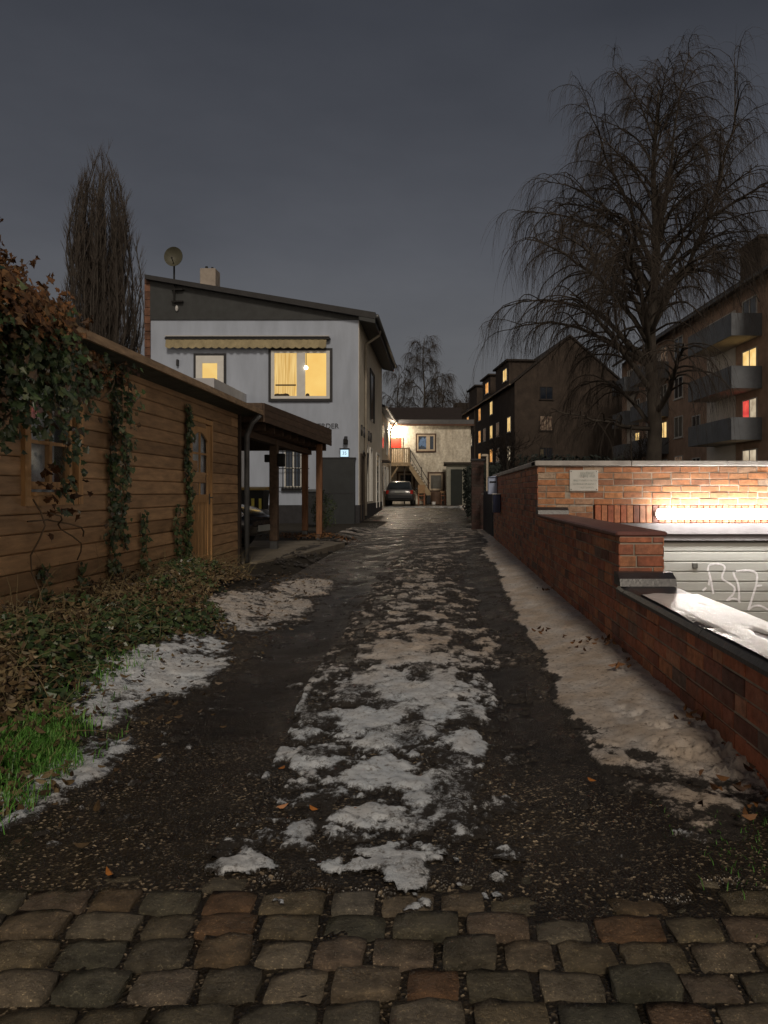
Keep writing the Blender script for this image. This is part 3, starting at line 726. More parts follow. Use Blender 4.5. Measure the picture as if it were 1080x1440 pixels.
for zz in (1.38, 1.63): lf.box(xa+.002, xb-.007, y0+g, ym-.014, zz-.012, zz+.012); lf.box(xa+.002, xb-.007, ym+.014, y1-g, zz-.012, zz+.012)
lf.build('leaf', M_WOODL, dframe)
p = MB(); p.box(x-.012, x-.008, y0+g-.01, y1-g+.01, 1.1, 1.91); p.build('pane', M_GLASS, dframe)
X, Y = np.meshgrid(np.linspace(y0+.05, y1-.05, 60), np.linspace(1.05, 1.95, 14)); ny, nx = X.shape; q = MB()
q.add([(XS-.06+.016*math.sin(X[j, i]*50), X[j, i], Y[j, i]) for j in range(ny) for i in range(nx)], [(j*nx+i, j*nx+i+1, (j+1)*nx+i+1, (j+1)*nx+i) for j in range(ny-1) for i in range(nx-1)])
q.build('curtain', mat('lace_curtain', (.46,)*3), dframe, smooth=True)
q = MB(); q.tube([(x+.008, y1-.05, 1.08), (x+.05, y1-.05, 1.08), (x+.05, y1-.15, 1.08)], .009, 8); q.bbox(x+.004, x+.010, y1-.07, y1-.03, .99, 1.13, .002); q.build('handle', mat('dull_metal', (.12,)*3), dframe)
# downpipe and gutter end
q = MB(); q.tube([(EX+.02, 11.45, ZE-.1), (EX-.10, 11.47, ZE-.22), (XS+.10, 11.48, ZE-.40), (XS+.10, 11.48, .1)], .04, 10); q.build('downpipe', mat('zinc_pipe', (.12, .125, .13), .4, .3, 6, .1, metal=.3), shed, smooth=True)

# ============================================================ CARPORT
cp = thing('carport', 'open timber carport with a flat dark roof on square posts', 'carport', (-4.5, 15, .1))
M_CPW = mat('brown_carport_board', (.085, .055, .036), .7, .4, 3, .3, 30, .004, mapping=(6, .9, 6), shade=.3)
M_POST = mat('reddish_post', (.21, .10, .05), .6, .35, 4, .3, 30, .004, mapping=(7, 7, .7), shade=.2)
n0 = Vector((-2.715, 11.70, 0)); n1 = Vector((-2.60, 18.1, 0)); zt0, zb0, zt1, zb1 = 2.50, 2.22, 2.62, 2.24
XB = -7.35
q = MB(); q.add([(n0.x, n0.y, zb0+.06), (n1.x, n1.y, zb1+.06), (XB, n1.y, zb1+.06), (XB, n0.y, zb0+.06), (n0.x, n0.y, zt0), (n1.x, n1.y, zt1), (XB, n1.y, zt1), (XB, n0.y, zt0)],
      [(0,3,2,1), (4,5,6,7), (0,1,5,4), (1,2,6,5), (2,3,7,6), (3,0,4,7)]); cr = fixn(q.build('roof', M_ROOF, cp))
q = MB(); 
def slab(b, A, B, z0a, z1a, z0b, z1b, th, shade=.5):
    d = (B-A).normalized(); nrm = Vector((d.y, -d.x, 0))*th
    b.add([(A.x, A.y, z0a), (B.x, B.y, z0b), (B.x, B.y, z1b), (A.x, A.y, z1a), (A.x+nrm.x, A.y+nrm.y, z0a), (B.x+nrm.x, B.y+nrm.y, z0b), (B.x+nrm.x, B.y+nrm.y, z1b), (A.x+nrm.x, A.y+nrm.y, z1a)],
          [(0,1,2,3), (7,6,5,4), (4,5,1,0), (5,6,2,1), (6,7,3,2), (7,4,0,3)], shade)
for i in range(3):
    f0 = i/3; f1 = (i+1)/3-.012
    slab(q, n0, n1, zb0+(zt0+.01-zb0)*f0, zb0+(zt0+.01-zb0)*f1, zb1+(zt1+.01-zb1)*f0, zb1+(zt1+.01-zb1)*f1, .028, rnd.random())
q.build('fascia', M_CPW, cr)
q = MB()
for i in range(3):
    f0 = i/3; f1 = (i+1)/3-.012
    slab(q, Vector((XB, n0.y-.0, 0)), Vector((n0.x-.002, n0.y, 0)), zb0+(zt0+.01-zb0)*f0, zb0+(zt0+.01-zb0)*f1, zb0+(zt0+.01-zb0)*f0, zb0+(zt0+.01-zb0)*f1, .026, rnd.random())
q.build('fascia', M_CPW, cr)
q = MB()
for k in range(9):
    yk = 12.2+.7*k; q.box(XB, -2.80, yk, yk+.07, 2.13+.005*k, 2.275)
q.box(XB, -2.70, 18.0, 18.08, 2.12, 2.30); q.build('rafters', M_CPW, cr)
q = MB(); q.box(-3.17, -3.03, 12.0, 18.0, 2.02, 2.125); q.build('beam', M_CPW, cp)
for (px, Yp, hw, zb, m_) in ((385.5, 14.2, .075, .09, M_CPW), (429, 17.8, .065, .10, M_POST), (449, 17.4, .065, .03, M_POST)):
    xx = PX(px, Yp); q = MB(); q.bbox(xx-hw, xx+hw, Yp-hw, Yp+hw, zb+.16, 2.125 if Yp < 15 else 2.24, .008); p_ = q.build('post', m_, cp)
    q = MB(); q.bbox(xx-hw*.85, xx+hw*.85, Yp-hw*.85, Yp+hw*.85, zb-.04, zb+.158, .005); q.build('post_foot', mat('zinc_pipe', (.12,)*3), p_)
xx = PX(385.5, 14.2); q = MB(); q.bbox(xx+.08, xx+.20, 14.1, 14.24, 1.62, 1.86, .01); q.build('junction_box', mat('black_gap', (.01,)*3), cp); q = MB(); q.bbox(xx-.16, xx-.08, 14.1, 14.22, 1.70, 1.84, .01); q.build('junction_box', mat('black_gap', (.01,)*3), cp)
# ============================================================ WHITE HOUSE
HY = 29.0
hx0 = PX(212, HY); hx1 = PX(505, HY); HB = 40.2
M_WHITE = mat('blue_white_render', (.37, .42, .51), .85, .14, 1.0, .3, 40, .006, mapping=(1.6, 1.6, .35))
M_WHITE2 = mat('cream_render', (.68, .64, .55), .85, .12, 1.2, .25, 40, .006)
M_GREYCLAD = mat('anthracite_cladding', (.032, .036, .038), .55, .25, 3, .15, 20, .004)
M_PLINTH = mat('dark_plinth', (.03, .03, .034), .8, .3, 4, .3)
M_DARKFR = mat('anthracite_frame', (.025, .026, .03), .5, .2, 6, .1)
M_WFR = mat('white_window_frame', (.66, .66, .63), .45, .06, 6, 0)
M_BLACK = mat('black_gap', (.01,)*3)
G_DARK = glassmat('dark_pane', (.012, .016, .024), .04)
house = thing('white_house', 'white two-storey house with a dark sloping roof and a lit upper window', 'house', (-7, 34, 0))
ztop = PZ(450, HY)
q = MB()
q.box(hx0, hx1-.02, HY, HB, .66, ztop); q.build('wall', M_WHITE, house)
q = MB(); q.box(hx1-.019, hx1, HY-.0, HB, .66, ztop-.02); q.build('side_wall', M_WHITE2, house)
q = MB(); q.box(hx0, hx1+.02, HY-.02, HB, -.1, .658); q.build('plinth', M_PLINTH, house)
zl = PZ(391, HY); zr = PZ(441, HY); xr = PX(529, HY)
q = MB(); q.prism([(hx0-.05, ztop+.002), (hx1+.02, ztop+.002), (hx1+.45, zr-.20), (hx0-.05, zl-.10)], 'y', HY-.05, HB+.1)
gcl = q.build('gable_cladding', M_GREYCLAD, house)
q = MB(); q.prism([(hx0-.12, zl-.10), (xr, zr-.26), (xr, zr-.02), (hx0-.12, zl+.06)], 'y', HY-.30, HB+.2)
roof = q.build('roof', mat('dark_roof_edge', (.022, .022, .024), .6, .3, 5, .2), house)
q = MB(); q.prism([(hx1+.02, ztop-.05), (xr-.02, zr-.42), (xr-.02, zr-.265), (hx1+.02, zr-.13)], 'y', HY-.28, HB+.18); q.build('eave', M_GREYCLAD, roof)
q = MB(); q.tube([(xr+.06, HY-.3, zr-.16), (xr+.06, HB+.2, zr-.16)], .075, 10); q.build('gutter', mat('zinc_pipe', (.12,)*3), roof, smooth=True)
cx0, cx1 = PX(281, 33), PX(303, 33)
q = MB(); q.bbox(cx0, cx1, 33, 33.7, 8.4, PZ(377, 33), .02); ch = q.build('chimney', mat('pale_chimney', (.33, .29, .25), .85, .2, 3, .3), roof)
q = MB(); q.tube([(cx0+.2, 33.3, PZ(377, 33)-.02), (cx0+.2, 33.3, PZ(372, 33))], .06, 8); q.build('chimney_pot', M_BLACK, ch); q = MB(); q.tube([(cx0+.45, 33.3, PZ(377, 33)-.02), (cx0+.45, 33.3, PZ(373, 33))], .05, 8); q.build('chimney_pot', M_BLACK, ch)
# brown clad strip at the left corner
q = MB()
z = .0
while z < zl-.2: q.bbox(hx0-.22, hx0-.002, HY-.06, HY+.12, z, z+.29, .012, rnd.random()); z += .30
q.build('corner_cladding', mat('rusty_cladding', (.12, .06, .038), .8, .5, 4, .5, 20, .01, shade=.4), house)
# downpipe on the side wall
q = MB(); yy = 30.9; q.tube([(xr, yy, zr-.25), (xr-.06, yy, zr-.45), (hx1+.09, yy, ztop-.55), (hx1+.07, yy, ztop-.85), (hx1+.07, yy, .2)], .055, 8); q.build('downpipe', mat('beige_pipe', (.34, .31, .26), .5, .2, 4, .1), house, smooth=True)
# --- lit window
E_WARM = emat('lit_room_wall', (1.0, .66, .20), .85, (.95, .58, .16), 1.2)
E_CURT = emat('backlit_curtain', (1.0, .70, .27), .78, (.72, .42, .12), 2.2, (9, 1, .35))
x0, x1, z0, z1 = PX(381.5, HY), PX(464, HY), PZ(561, HY), PZ(493.5, HY)
wn = MB(); fw = .13; xm = PX(423.5, HY)
for a, b_, c, d in ((x0, x0+fw, z0, z1), (x1-fw, x1, z0, z1), (x0+fw, x1-fw, z0, z0+fw*.8), (x0+fw, x1-fw, z1-fw*.7, z1)): wn.box(a, b_, HY-.06, HY+.01, c, d)
wn.box(xm-.16, xm+.16, HY-.058, HY+.01, z0+fw*.8, z1-fw*.7)
W = wn.build('window', M_WFR, house, ); W['label'] = 'large lit yellow window with a white frame'
q = MB(); ow = .10
q.box(x0-ow, x0-.001, HY-.05, HY+.01, z0-ow, z1+ow); q.box(x1+.001, x1+ow, HY-.05, HY+.01, z0-ow, z1+ow); q.box(x0, x1, HY-.048, HY+.01, z1+.001, z1+ow); q.box(x0, x1, HY-.09, HY+.01, z0-ow, z0-.001); q.build('surround', M_DARKFR, W)
q = MB(); q.box(x0+.05, x1-.05, HY-.012, HY-.006, z0+.05, z1-.05); q.build('lit_room', E_WARM, W)
nx, nz = 60, 6; q = MB(); a, b_ = x0+fw+.02, xm-.17
vs = []
for j in range(nz):
    for i in range(nx):
        u = i/(nx-1); v = j/(nz-1); xx = a+(b_-a)*u
        if u > .35: xx -= .10*(1-v)**2*(u-.35)
        vs.append((xx, HY-.03+.014*math.sin(u*38+1.2*v), z0+.1+(z1-z0-.2)*v))
q.add(vs, [(j*nx+i, j*nx+i+1, (j+1)*nx+i+1, (j+1)*nx+i) for j in range(nz-1) for i in range(nx-1)]); q.build('curtain', E_CURT, W, smooth=True)
q = MB(); zz = PZ(541.5, HY); q.box(a+.02, b_-.02, HY-.052, HY-.040, zz-.035, zz+.02); q.build('shelf', mat('shelf_silhouette', (.05, .035, .02), .8, .2, 8, 0), W)
for u in (.12, .3, .5): q = MB(); q.ball((a+(b_-a)*u, HY-.048, z0+.13), rnd.uniform(.07, .10), 8, (1.5, .15, .8)); q.build('sill_ornament', mat('shelf_silhouette', (.05,)*3), W)
q = MB(); q.ball((xm+.25, HY-.048, z0+.13), .08, 8, (1, .15, 1)); q.build('sill_ornament', mat('shelf_silhouette', (.05,)*3), W)
q = MB(); q.ball((xm+.20, HY-.07, PZ(517.5, HY)), .075, 12); q.build('bulb', emat('bulb_glow', (1, .9, .72), 7), W)
q = MB(); q.tube([(xm+.20, HY-.055, PZ(514, HY)), (xm+.20, HY-.055, z1-.1)], .012, 6); q.build('cord', mat('shelf_silhouette', (.05,)*3), W)
# --- balcony door with lit pane
x0, x1, z0, z1 = PX(276, HY), PX(315, HY), 4.2, PZ(500.5, HY)
q = MB()
for a, b_, c, d in ((x0, x0+.24, z0, z1), (x1-.24, x1, z0, z1), (x0+.24, x1-.24, z1-.28, z1), (x0+.24, x1-.24, z0, z0+.55)): q.box(a, b_, HY-.06, HY+.01, c, d)
D = q.build('balcony_door', M_WFR, house)
q = MB(); q.box(x0-.09, x0-.001, HY-.05, HY+.01, z0, z1+.09); q.box(x1+.001, x1+.09, HY-.05, HY+.01, z0, z1+.09); q.box(x0, x1, HY-.048, HY+.01, z1+.001, z1+.09); q.build('surround', M_DARKFR, D)
q = MB(); q.box(x0+.2, x1-.2, HY-.02, HY-.012, z0+.5, z1-.24); q.build('pane', emat('lit_door_pane', (1.0, .72, .26), .8, (.95, .62, .2), 1), D)
# --- awning
q = MB(); ax0, ax1 = PX(235, HY), PX(463, HY); az = PZ(479, HY)
q.bbox(ax0-.03, ax1+.06, HY-.22, HY-.002, az, az+.10, .03); aw = q.build('awning', M_DARKFR, house)
q = MB(); n = 46; zb = PZ(489.5, HY)
vs = []; 
for i in range(n*4+1):
    u = i/(n*4); xx = ax0+.02+(ax1-ax0-.10)*u; vs += [(xx, HY-.20-.02*math.sin(u*170), az-.001), (xx, HY-.24-.02*math.sin(u*170+1), zb+.0-.055*abs(math.sin(u*math.pi*21)))]
q.add(vs, [(2*i, 2*i+1, 2*i+3, 2*i+2) for i in range(n*4)]); q.add([(v[0], v[1]+.012, v[2]) for v in vs], [(2*i, 2*i+2, 2*i+3, 2*i+1) for i in range(n*4)])
q.build('valance', mat('cream_canvas', (.33, .28, .17), .85, .25, 3, .2), aw)
q = MB(); q.box(ax0, ax1+.02, HY-.25, HY-.01, az+.112, az+.150); q.build('rail', mat('pale_metal', (.45, .45, .45), .4, .1, 4, 0), aw)
# --- terrace extension
tx = -7.38; ty = 24.9
q = MB(); q.box(-12.5, tx, ty, HY-.002, .0, 3.9); ex = q.build('extension', mat('grey_render', (.40, .40, .40), .85, .15, 1.5, .3), house)
q = MB(); q.box(-12.5, tx+.04, ty-.04, ty+.16, 3.902, 4.84); q.box(tx-.16, tx+.04, ty+.162, HY-.004, 3.902, 4.84); q.build('parapet', mat('pale_parapet', (.46, .47, .50), .85, .12, 1.5, .3), ex)
# little dark fittings on the wall
q = MB(); q.bbox(PX(249, HY), PX(252, HY), HY-.12, HY-.002, PZ(515, HY), PZ(506, HY), .01); q.build('wall_hook', M_DARKFR, house)
# --- barred window
x0, x1, z0, z1 = PX(400, HY), PX(425, HY), PZ(686, HY), PZ(631, HY)
bw = window_y(house, x0, x1, z0, z1, HY, M_WFR, glassmat('blue_pane', (.03, .045, .07), .08), fw=.06, mull=1, trans=1, depth=.04)
q = MB(); q.box(x0-.1, x1+.1, HY-.12, HY-.0, z0-.12, z0-.002); q.build('sill', M_DARKFR, bw)
q = MB()
for i in range(7):
    xx = x0-.02+(x1-x0+.04)*i/6; q.tube([(xx, HY-.22, z0-.06), (xx, HY-.22, z1+.05)], .012, 5)
for zz in (z0+.02, z0+.72, z1-.12): q.tube([(x0-.28, HY-.21, zz), (x1+.30, HY-.21, zz)], .016, 5)
q.build('bars', M_BLACK, bw)
# --- gate door, letters, side openings
x0, x1, z0, z1 = PX(455, HY), PX(500, HY), -.05, PZ(645.5, HY)
q = MB(); q.bbox(x0, x1, HY-.30, HY-.03, z0, z1, .01); gdoor = q.build('yard_door', mat('slate_grey_board', (.026, .030, .033), .5, .25, 2, .15, 30, .003), house)
q = MB(); q.box(x0-.03, x1+.03, HY-.32, HY-.02, z1+.001, z1+.05); q.build('door_rail', M_DARKFR, gdoor); q = MB(); q.box(x0+.02, x1-.02, HY-.312, HY-.301, PZ(693.5, HY)-.02, PZ(693.5, HY)+.02); q.build('door_rail', M_DARKFR, gdoor)
M_LETTER = mat('dark_letters', (.03, .03, .035), .5, .1, 10, 0)
text_mesh('T WERDER', .27, 'lettering', M_LETTER, house, Matrix.Translation((PX(452, HY), HY-.02, PZ(599.5, HY))) @ FACE_CAM)
TSIDE = Matrix.Rotation(R(90), 4, 'Z') @ FACE_CAM
for i, chh in enumerate('BUERO'):
    text_mesh(chh, .62, 'lettering', M_LETTER, house, Matrix.Translation((hx1+.02, 29.75+i*.98, PZ(604, 29.6)-.05)) @ TSIDE, .03)
q = MB(); q.bar((hx1+.03, 30.3, 2.75), (hx1+.03, 31.5, 2.45), .07); q.bar((hx1+.03, 31.9, 2.75), (hx1+.03, 31.2, 1.9), .11); q.build('wall_ornament', M_DARKFR, house)
def side_open(y0, y1, z0, z1, name, pm, fr=M_WFR):
    q = MB(); q.box(hx1-.01, hx1+.05, y0-.09, y0, z0, z1+.09); q.box(hx1-.01, hx1+.05, y1, y1+.09, z0, z1+.09); q.box(hx1-.01, hx1+.048, y0, y1, z1, z1+.09)
    o = q.build(name, fr, house); p = MB(); p.box(hx1-.01, hx1+.012, y0, y1, z0, z1); p.build('pane', pm, o); return o
M_BROWNDOOR = mat('brown_black_door', (.035, .024, .018), .5, .4, 4, .2)
side_open(29.5, 30.5, .05, 2.55, 'door', M_BROWNDOOR, M_BROWNDOOR)
side_open(31.35, 32.1, .75, 3.05, 'window', G_DARK); side_open(33.3, 34.1, .75, 3.0, 'window', G_DARK); side_open(36.6, 38.2, .4, 2.95, 'door', G_DARK)
side_open(33.4, 35.3, 4.3, 6.45, 'window', glassmat('brownish_pane', (.03, .022, .018), .1), M_DARKFR)
# --- things fixed on the house
sg = thing('house_number_sign', 'small glowing white house number sign on the white wall above the grey door', 'sign', (PX(485, HY), HY, PZ(638, HY)))
x0, x1, z0, z1 = PX(479.5, HY), PX(490.5, HY), PZ(642.5, HY), PZ(632.8, HY)
q = MB(); q.bbox(x0-.02, x1+.02, HY-.12, HY-.002, z0-.02, z1+.02, .01); q.box(x0-.03, x1+.03, HY-.20, HY-.0, z1+.021, z1+.06); q.build('sign_box', M_DARKFR, sg)
q = MB(); q.box(x0, x1, HY-.126, HY-.121, z0, z1); q.build('lit_face', emat('cool_sign_glow', (.62, .86, 1.0), 1.0, (.56, .8, .98), 3), sg)
text_mesh('35', .17, 'number', M_LETTER, sg, Matrix.Translation(((x0+x1)/2, HY-.129, (z0+z1)/2)) @ FACE_CAM, .002)
wl = thing('wall_lamp', 'unlit dark box-shaped wall lamp above the glowing number sign', 'lamp', (PX(487, HY), HY, PZ(620, HY)))
x0, x1, z0, z1 = PX(483.5, HY), PX(489.5, HY), PZ(625, HY), PZ(615, HY)
q = MB(); q.bbox(x0, x1, HY-.22, HY-.002, z0, z1-.08, .02); q.build('lamp_box', M_BLACK, wl); q = MB(); q.prism([(HY-.20, z1-.078), (HY-.002, z1-.078), (HY-.002, z1+.04)], 'x', x0+.02, x1-.02); q.build('bracket', M_DARKFR, wl)
# satellite dish on its mast
sdh = thing('satellite_dish', 'round satellite dish on a mast at the left end of the dark roof', 'satellite dish', (PX(245.5, HY-.15), HY-.15, PZ(432, HY)))
mx = PX(245, HY-.15); my = HY-.16
q = MB(); q.tube([(mx, my, PZ(426, my)), (mx, my, PZ(366, my))], .035, 8); q.build('mast', M_BLACK, sdh)
for zz in (407, 424):
    q = MB(); q.box(mx-.1, mx+.32, my-.03, HY-.051, PZ(zz, my)-.03, PZ(zz, my)+.03); q.build('wall_bracket', M_BLACK, sdh)
dm = MB(); n = 28; cz = PZ(363.5, my); cxd = PX(247, my); rr = .345
vs = []; 
for k in range(7):
    r_ = rr*k/6
    for j in range(n): an = 2*math.pi*j/n; vs.append((cxd+r_*math.cos(an), my-.10-.16*(r_/rr)**2+.10*math.sin(an)*r_, cz+r_*1.08*math.sin(an)))
fs = [(k*n+j, k*n+(j+1) % n, (k+1)*n+(j+1) % n, (k+1)*n+j) for k in range(6) for j in range(n)]
dm.add(vs, fs); dm.add([(v[0], v[1]+.02, v[2]) for v in vs], [f[::-1] for f in fs]); dm.build('dish', mat('olive_dish', (.075, .073, .05), .6, .2, 4, .1), sdh, smooth=True)
q = MB(); q.tube([(cxd, my-.12, cz-.3), (cxd, my-.42, cz-.12)], .015, 6); q.ball((cxd, my-.42, cz-.10), .035, 8); q.build('feed_arm', M_BLACK, sdh)
q = MB(); q.ball((PX(248.5, HY-.1), HY-.1, PZ(434.5, HY)), .06, 8, (1, .8, 2)); tag(q.build('cable_bell', mat('pale_metal', (.45,)*3), loc=(PX(248.5, HY-.1), HY-.1, PZ(434.5, HY))), 'tiny pale oval fitting under the mast of the satellite dish', 'fitting')

# ============================================================ SIDE WING between house and far house
wing = thing('side_wing', 'low lit wing with a gutter between the white house and the far house', 'building', (-3.5, 45, .4))
q = MB(); q.box(-9, -3.30, HB+.25, 49.9, 0, 5.6); q.build('wall', mat('sand_render', (.50, .42, .32), .85, .2, 1.3, .3), wing)
q = MB(); q.prism([(-2.95, 5.62), (-2.95, 5.74), (-9, 7.4), (-9, 7.2)], 'y', HB+.22, 49.9); wr = q.build('roof', mat('dark_roof_edge', (.022,)*3), wing)
q = MB(); q.tube([(-2.88, HB+.3, 5.62), (-2.88, 49.8, 5.62)], .08, 8); q.build('gutter', mat('beige_pipe', (.34,)*3), wr)
q = MB(); q.tube([(-2.9, 48.6, 5.56), (-3.18, 48.6, 5.1), (-3.22, 48.6, .4)], .05, 8); q.build('downpipe', mat('beige_pipe', (.34,)*3), wing)
for y0, y1, z0, z1, nm in ((42.0, 43.0, .4, 2.5, 'door'), (44.4, 45.6, 1.2, 2.6, 'window'), (46.8, 47.7, 1.2, 2.6, 'window'), (43, 44.2, 3.6, 5, 'window'), (46.4, 47.2, 3.4, 5, 'window')):
    q = MB(); q.box(-3.31, -3.25, y0-.08, y0, z0, z1+.08); q.box(-3.31, -3.25, y1, y1+.08, z0, z1+.08); q.box(-3.31, -3.252, y0, y1, z1, z1+.08); o = q.build(nm, M_WFR, wing); q = MB(); q.box(-3.31, -3.28, y0, y1, z0, z1); q.build('pane', G_DARK, o)
q = MB(); q.box(-3.30, -2.75, 40.7, 42.4, 2.75, 2.85); q.build('door_canopy', M_BROWNDOOR, wing)

# ============================================================ FAR HOUSE with outside stair
BY = 50.0
far = thing('far_house', 'cream house closing the lane with an outside stair and a red upper door', 'house', (-1, 52, .4))
bx0, bx1 = -3.34, PX(662, BY); bz1 = PZ(598, BY)
def plaster():
    m_, t, out = nt('stained_plaster')
    c = ramp(t, noise(t, 2.0, 6, .75, mapping=(1.6, 1, .5)), [(.32, (.42, .38, .31)), (.6, (.72, .68, .58))])
    c = mixc(t, 1.0, c, ramp(t, noise(t, 7, 5, .7), [(.35, (.75, .72, .68)), (.6, (1.05, 1.05, 1.05))]), 'MULTIPLY')
    principled(t, out, c, .9, bump(t, noise(t, 30, 4), .3, .01), 0, .3); return m_
q = MB(); q.box(bx0, bx1, BY, BY+9, 0, bz1); q.build('wall', plaster(), far)
q = MB(); q.box(bx0-.1, bx1+.2, BY-.25, BY+9.1, bz1+.001, PZ(590.5, BY)); rfx = q.build('roof', mat('grey_fascia', (.10, .10, .105), .6, .2, 2, .1), far)
q = MB(); q.box(bx0-.1, bx1+.2, BY-.27, BY-.251, bz1-.06, bz1+.06); q.build('drip_edge', mat('rusty_brown', (.10, .05, .03), .7, .3, 6, .1), rfx)
M_BRFR = mat('brown_window_frame', (.075, .04, .025), .6, .3, 5, .1)
M_CRFR = mat('cream_frame', (.46, .38, .28), .55, .15, 5, 0)
x0, x1, z0, z1 = PX(586.5, BY), PX(611.5, BY), PZ(634, BY), PZ(611.5, BY)
w1 = window_y(far, x0, x1, z0, z1, BY, M_CRFR, glassmat('blue_pane', (.03,)*3), fw=.09, mull=0, depth=.05, outer=M_BRFR, ow=.09)
xm = x0+(x1-x0)*.62; q = MB(); q.box(xm-.12, xm+.12, BY-.055, BY, z0+.09, z1-.09); q.build('mullion', M_CRFR, w1)
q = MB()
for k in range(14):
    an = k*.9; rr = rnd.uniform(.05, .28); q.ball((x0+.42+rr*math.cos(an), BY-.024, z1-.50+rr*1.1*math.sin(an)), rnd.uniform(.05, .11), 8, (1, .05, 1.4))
q.build('blue_reflection', mat('painted_blue_reflection', (.12, .20, .36), .3, .3, 6, 0), w1)  # the pane's blue reflection, shaped and coloured as flat blobs
window_y(far, PX(560.5, BY), PX(581, BY), PZ(691, BY), PZ(665.5, BY), BY, M_CRFR, G_DARK, fw=.12, mull=0, depth=.05, outer=M_BRFR, ow=.12)
window_y(far, PX(603.5, BY), PX(623, BY), PZ(689.5, BY), PZ(666, BY), BY, M_CRFR, glassmat('grey_pane', (.07, .075, .07), .15), fw=.11, mull=0, depth=.05, outer=M_BRFR, ow=.11)
# red door on the landing
x0, x1, z0, z1 = PX(549.5, BY), PX(565, BY), 3.05, PZ(616, BY)
q = MB(); q.box(x0-.07, x0, BY-.06, BY, z0, z1+.07); q.box(x1, x1+.07, BY-.06, BY, z0, z1+.07); q.box(x0, x1, BY-.058, BY, z1, z1+.07); dd = q.build('door', M_CRFR, far); dd['label'] = 'bright red upper door'
q = MB(); q.box(x0, x1, BY-.03, BY-.002, z0, z0+.98); q.build('lower_panel', M_CRFR, dd); q = MB(); q.bbox(x0+.04, x1-.04, BY-.045, BY-.002, z0+.99, z1-.03, .01); q.build('upper_panel', mat('red_door_paint', (.62, .035, .02), .5, .15, 4, .1), dd)
# stair: landing, railing, flight
M_STW = mat('pale_stair_timber', (.38, .29, .18), .7, .25, 4, .2, mapping=(1, 4, 1)); M_STD = mat('dark_stair_metal', (.035, .028, .022), .6, .3, 5, .1)
lz = 3.02; lx0, lx1 = -3.28, PX(576, 49); ly0, ly1 = 48.7, 49.98
q = MB(); q.box(lx0, lx1, ly0, ly1, lz-.10, lz); st = q.build('outside_stair', M_STW, far)
q = MB(); q.box(lx0, lx1, ly0-.02, ly0-.001, lz-.22, lz+.02); q.build('edge_board', M_STW, st)
q = MB(); 
for i in range(11): xx = lx0+.05+(lx1-lx0-.12)*i/10; q.box(xx-.03, xx+.03, ly0-.045, ly0-.021, lz+.03, lz+.86)
q.box(lx0, lx1, ly0-.05, ly0-.0, lz+.862, lz+.94); q.box(lx1-.06, lx1+.02, ly0-.06, ly0+.04, lz-.2, lz+.95)
q.build('railing', M_STW, st)
q = MB(); q.box(lx1-.04, lx1+.03, ly0+.05, ly1, lz+.05, lz+.90); q.build('end_panel', M_STD, st)
q = MB(); q.bar((lx0+.05, ly0+.1, 1.95), (PX(562, 49), ly0+.1, lz-.12), .08); q.build('brace', M_STW, st)
q = MB(); q.box(PX(568, 49), PX(569.8, 49), ly0+.2, ly0+.28, .4, lz-.1); q.build('prop', M_STD, st)
sx1, sz1 = PX(609, 49.2), PZ(694.5, 49.2)
A = Vector((lx1, 49.0, lz-.06)); B = Vector((PX(611, 49), 49.0, .55))
for yy in (48.95, 49.75):
    q = MB(); q.prism([(A.x-.1, A.z-.22), (A.x, A.z+.08), (B.x+.12, B.z+.06), (B.x+.12, B.z-.18), (B.x-.1, B.z-.20)], 'y', yy, yy+.05); q.build('stringer', M_STW if yy < 49.2 else M_STD, st)
q = MB()
for i in range(13): u = (i+.5)/13; p = A.lerp(B, u); q.box(p.x-.16, p.x+.16, 49.001, 49.749, p.z-.0, p.z+.04)
q.build('treads', M_STD, st)
q = MB(); off = Vector((0, 0, .95)); q.tube([A+off, B+off+Vector((-.3, 0, .2))], .022, 6); q.tube([A+off*.55, B+off*.55+Vector((-.3, 0, .2))], .014, 6)
for u in (.0, .48, .9): p = A.lerp(B, u); q.tube([p, p+off*(1.0)+Vector((0, 0, .02*u))], .02, 6)
q.build('handrail', M_STD, st)
# wall lamp (lit)
lp = thing('lit_wall_lamp', 'bright wall lamp glowing on the far house above the red door', 'lamp', (PX(554.5, BY), BY-.15, PZ(606, BY)))
q = MB(); q.ball((PX(554.5, BY), BY-.20, PZ(606.5, BY)), .11, 12); q.build('globe', emat('lamp_glow', (1, .88, .65), 14), lp)
q = MB(); q.box(PX(554.5, BY)-.05, PX(554.5, BY)+.05, BY-.10, BY-.002, PZ(606.5, BY)-.05, PZ(606.5, BY)+.05); q.build('base', M_STD, lp)
ll = bpy.data.lights.new('lamp_light', 'POINT'); ll.energy = 240; ll.color = (1, .86, .66); ll.shadow_soft_size = .12
lo = bpy.data.objects.new('lamp_light', ll); col.objects.link(lo); lo.location = (PX(554.5, BY), BY-.42, PZ(607, BY))
# dark long house behind
lh = thing('long_roof', 'dark long house behind the cream house showing only its roof', 'building', (-3, 66, 0))
q = MB(); q.box(PX(535, 64), PX(648, 64), 64, 72, 0, 7.0); q.build('wall', mat('dark_brick_far', (.04, .028, .022), .9, .3, 2, .2), lh)
q = MB(); q.prism([(63.6, 7.0), (72.4, 7.0), (68, PZ(573, 68))], 'x', PX(533, 64), PX(650, 64)); q.build('roof', mat('dark_tile', (.028, .02, .017), .8, .4, 3, .4, 10, .03, mapping=(1, 3, 3)), lh)
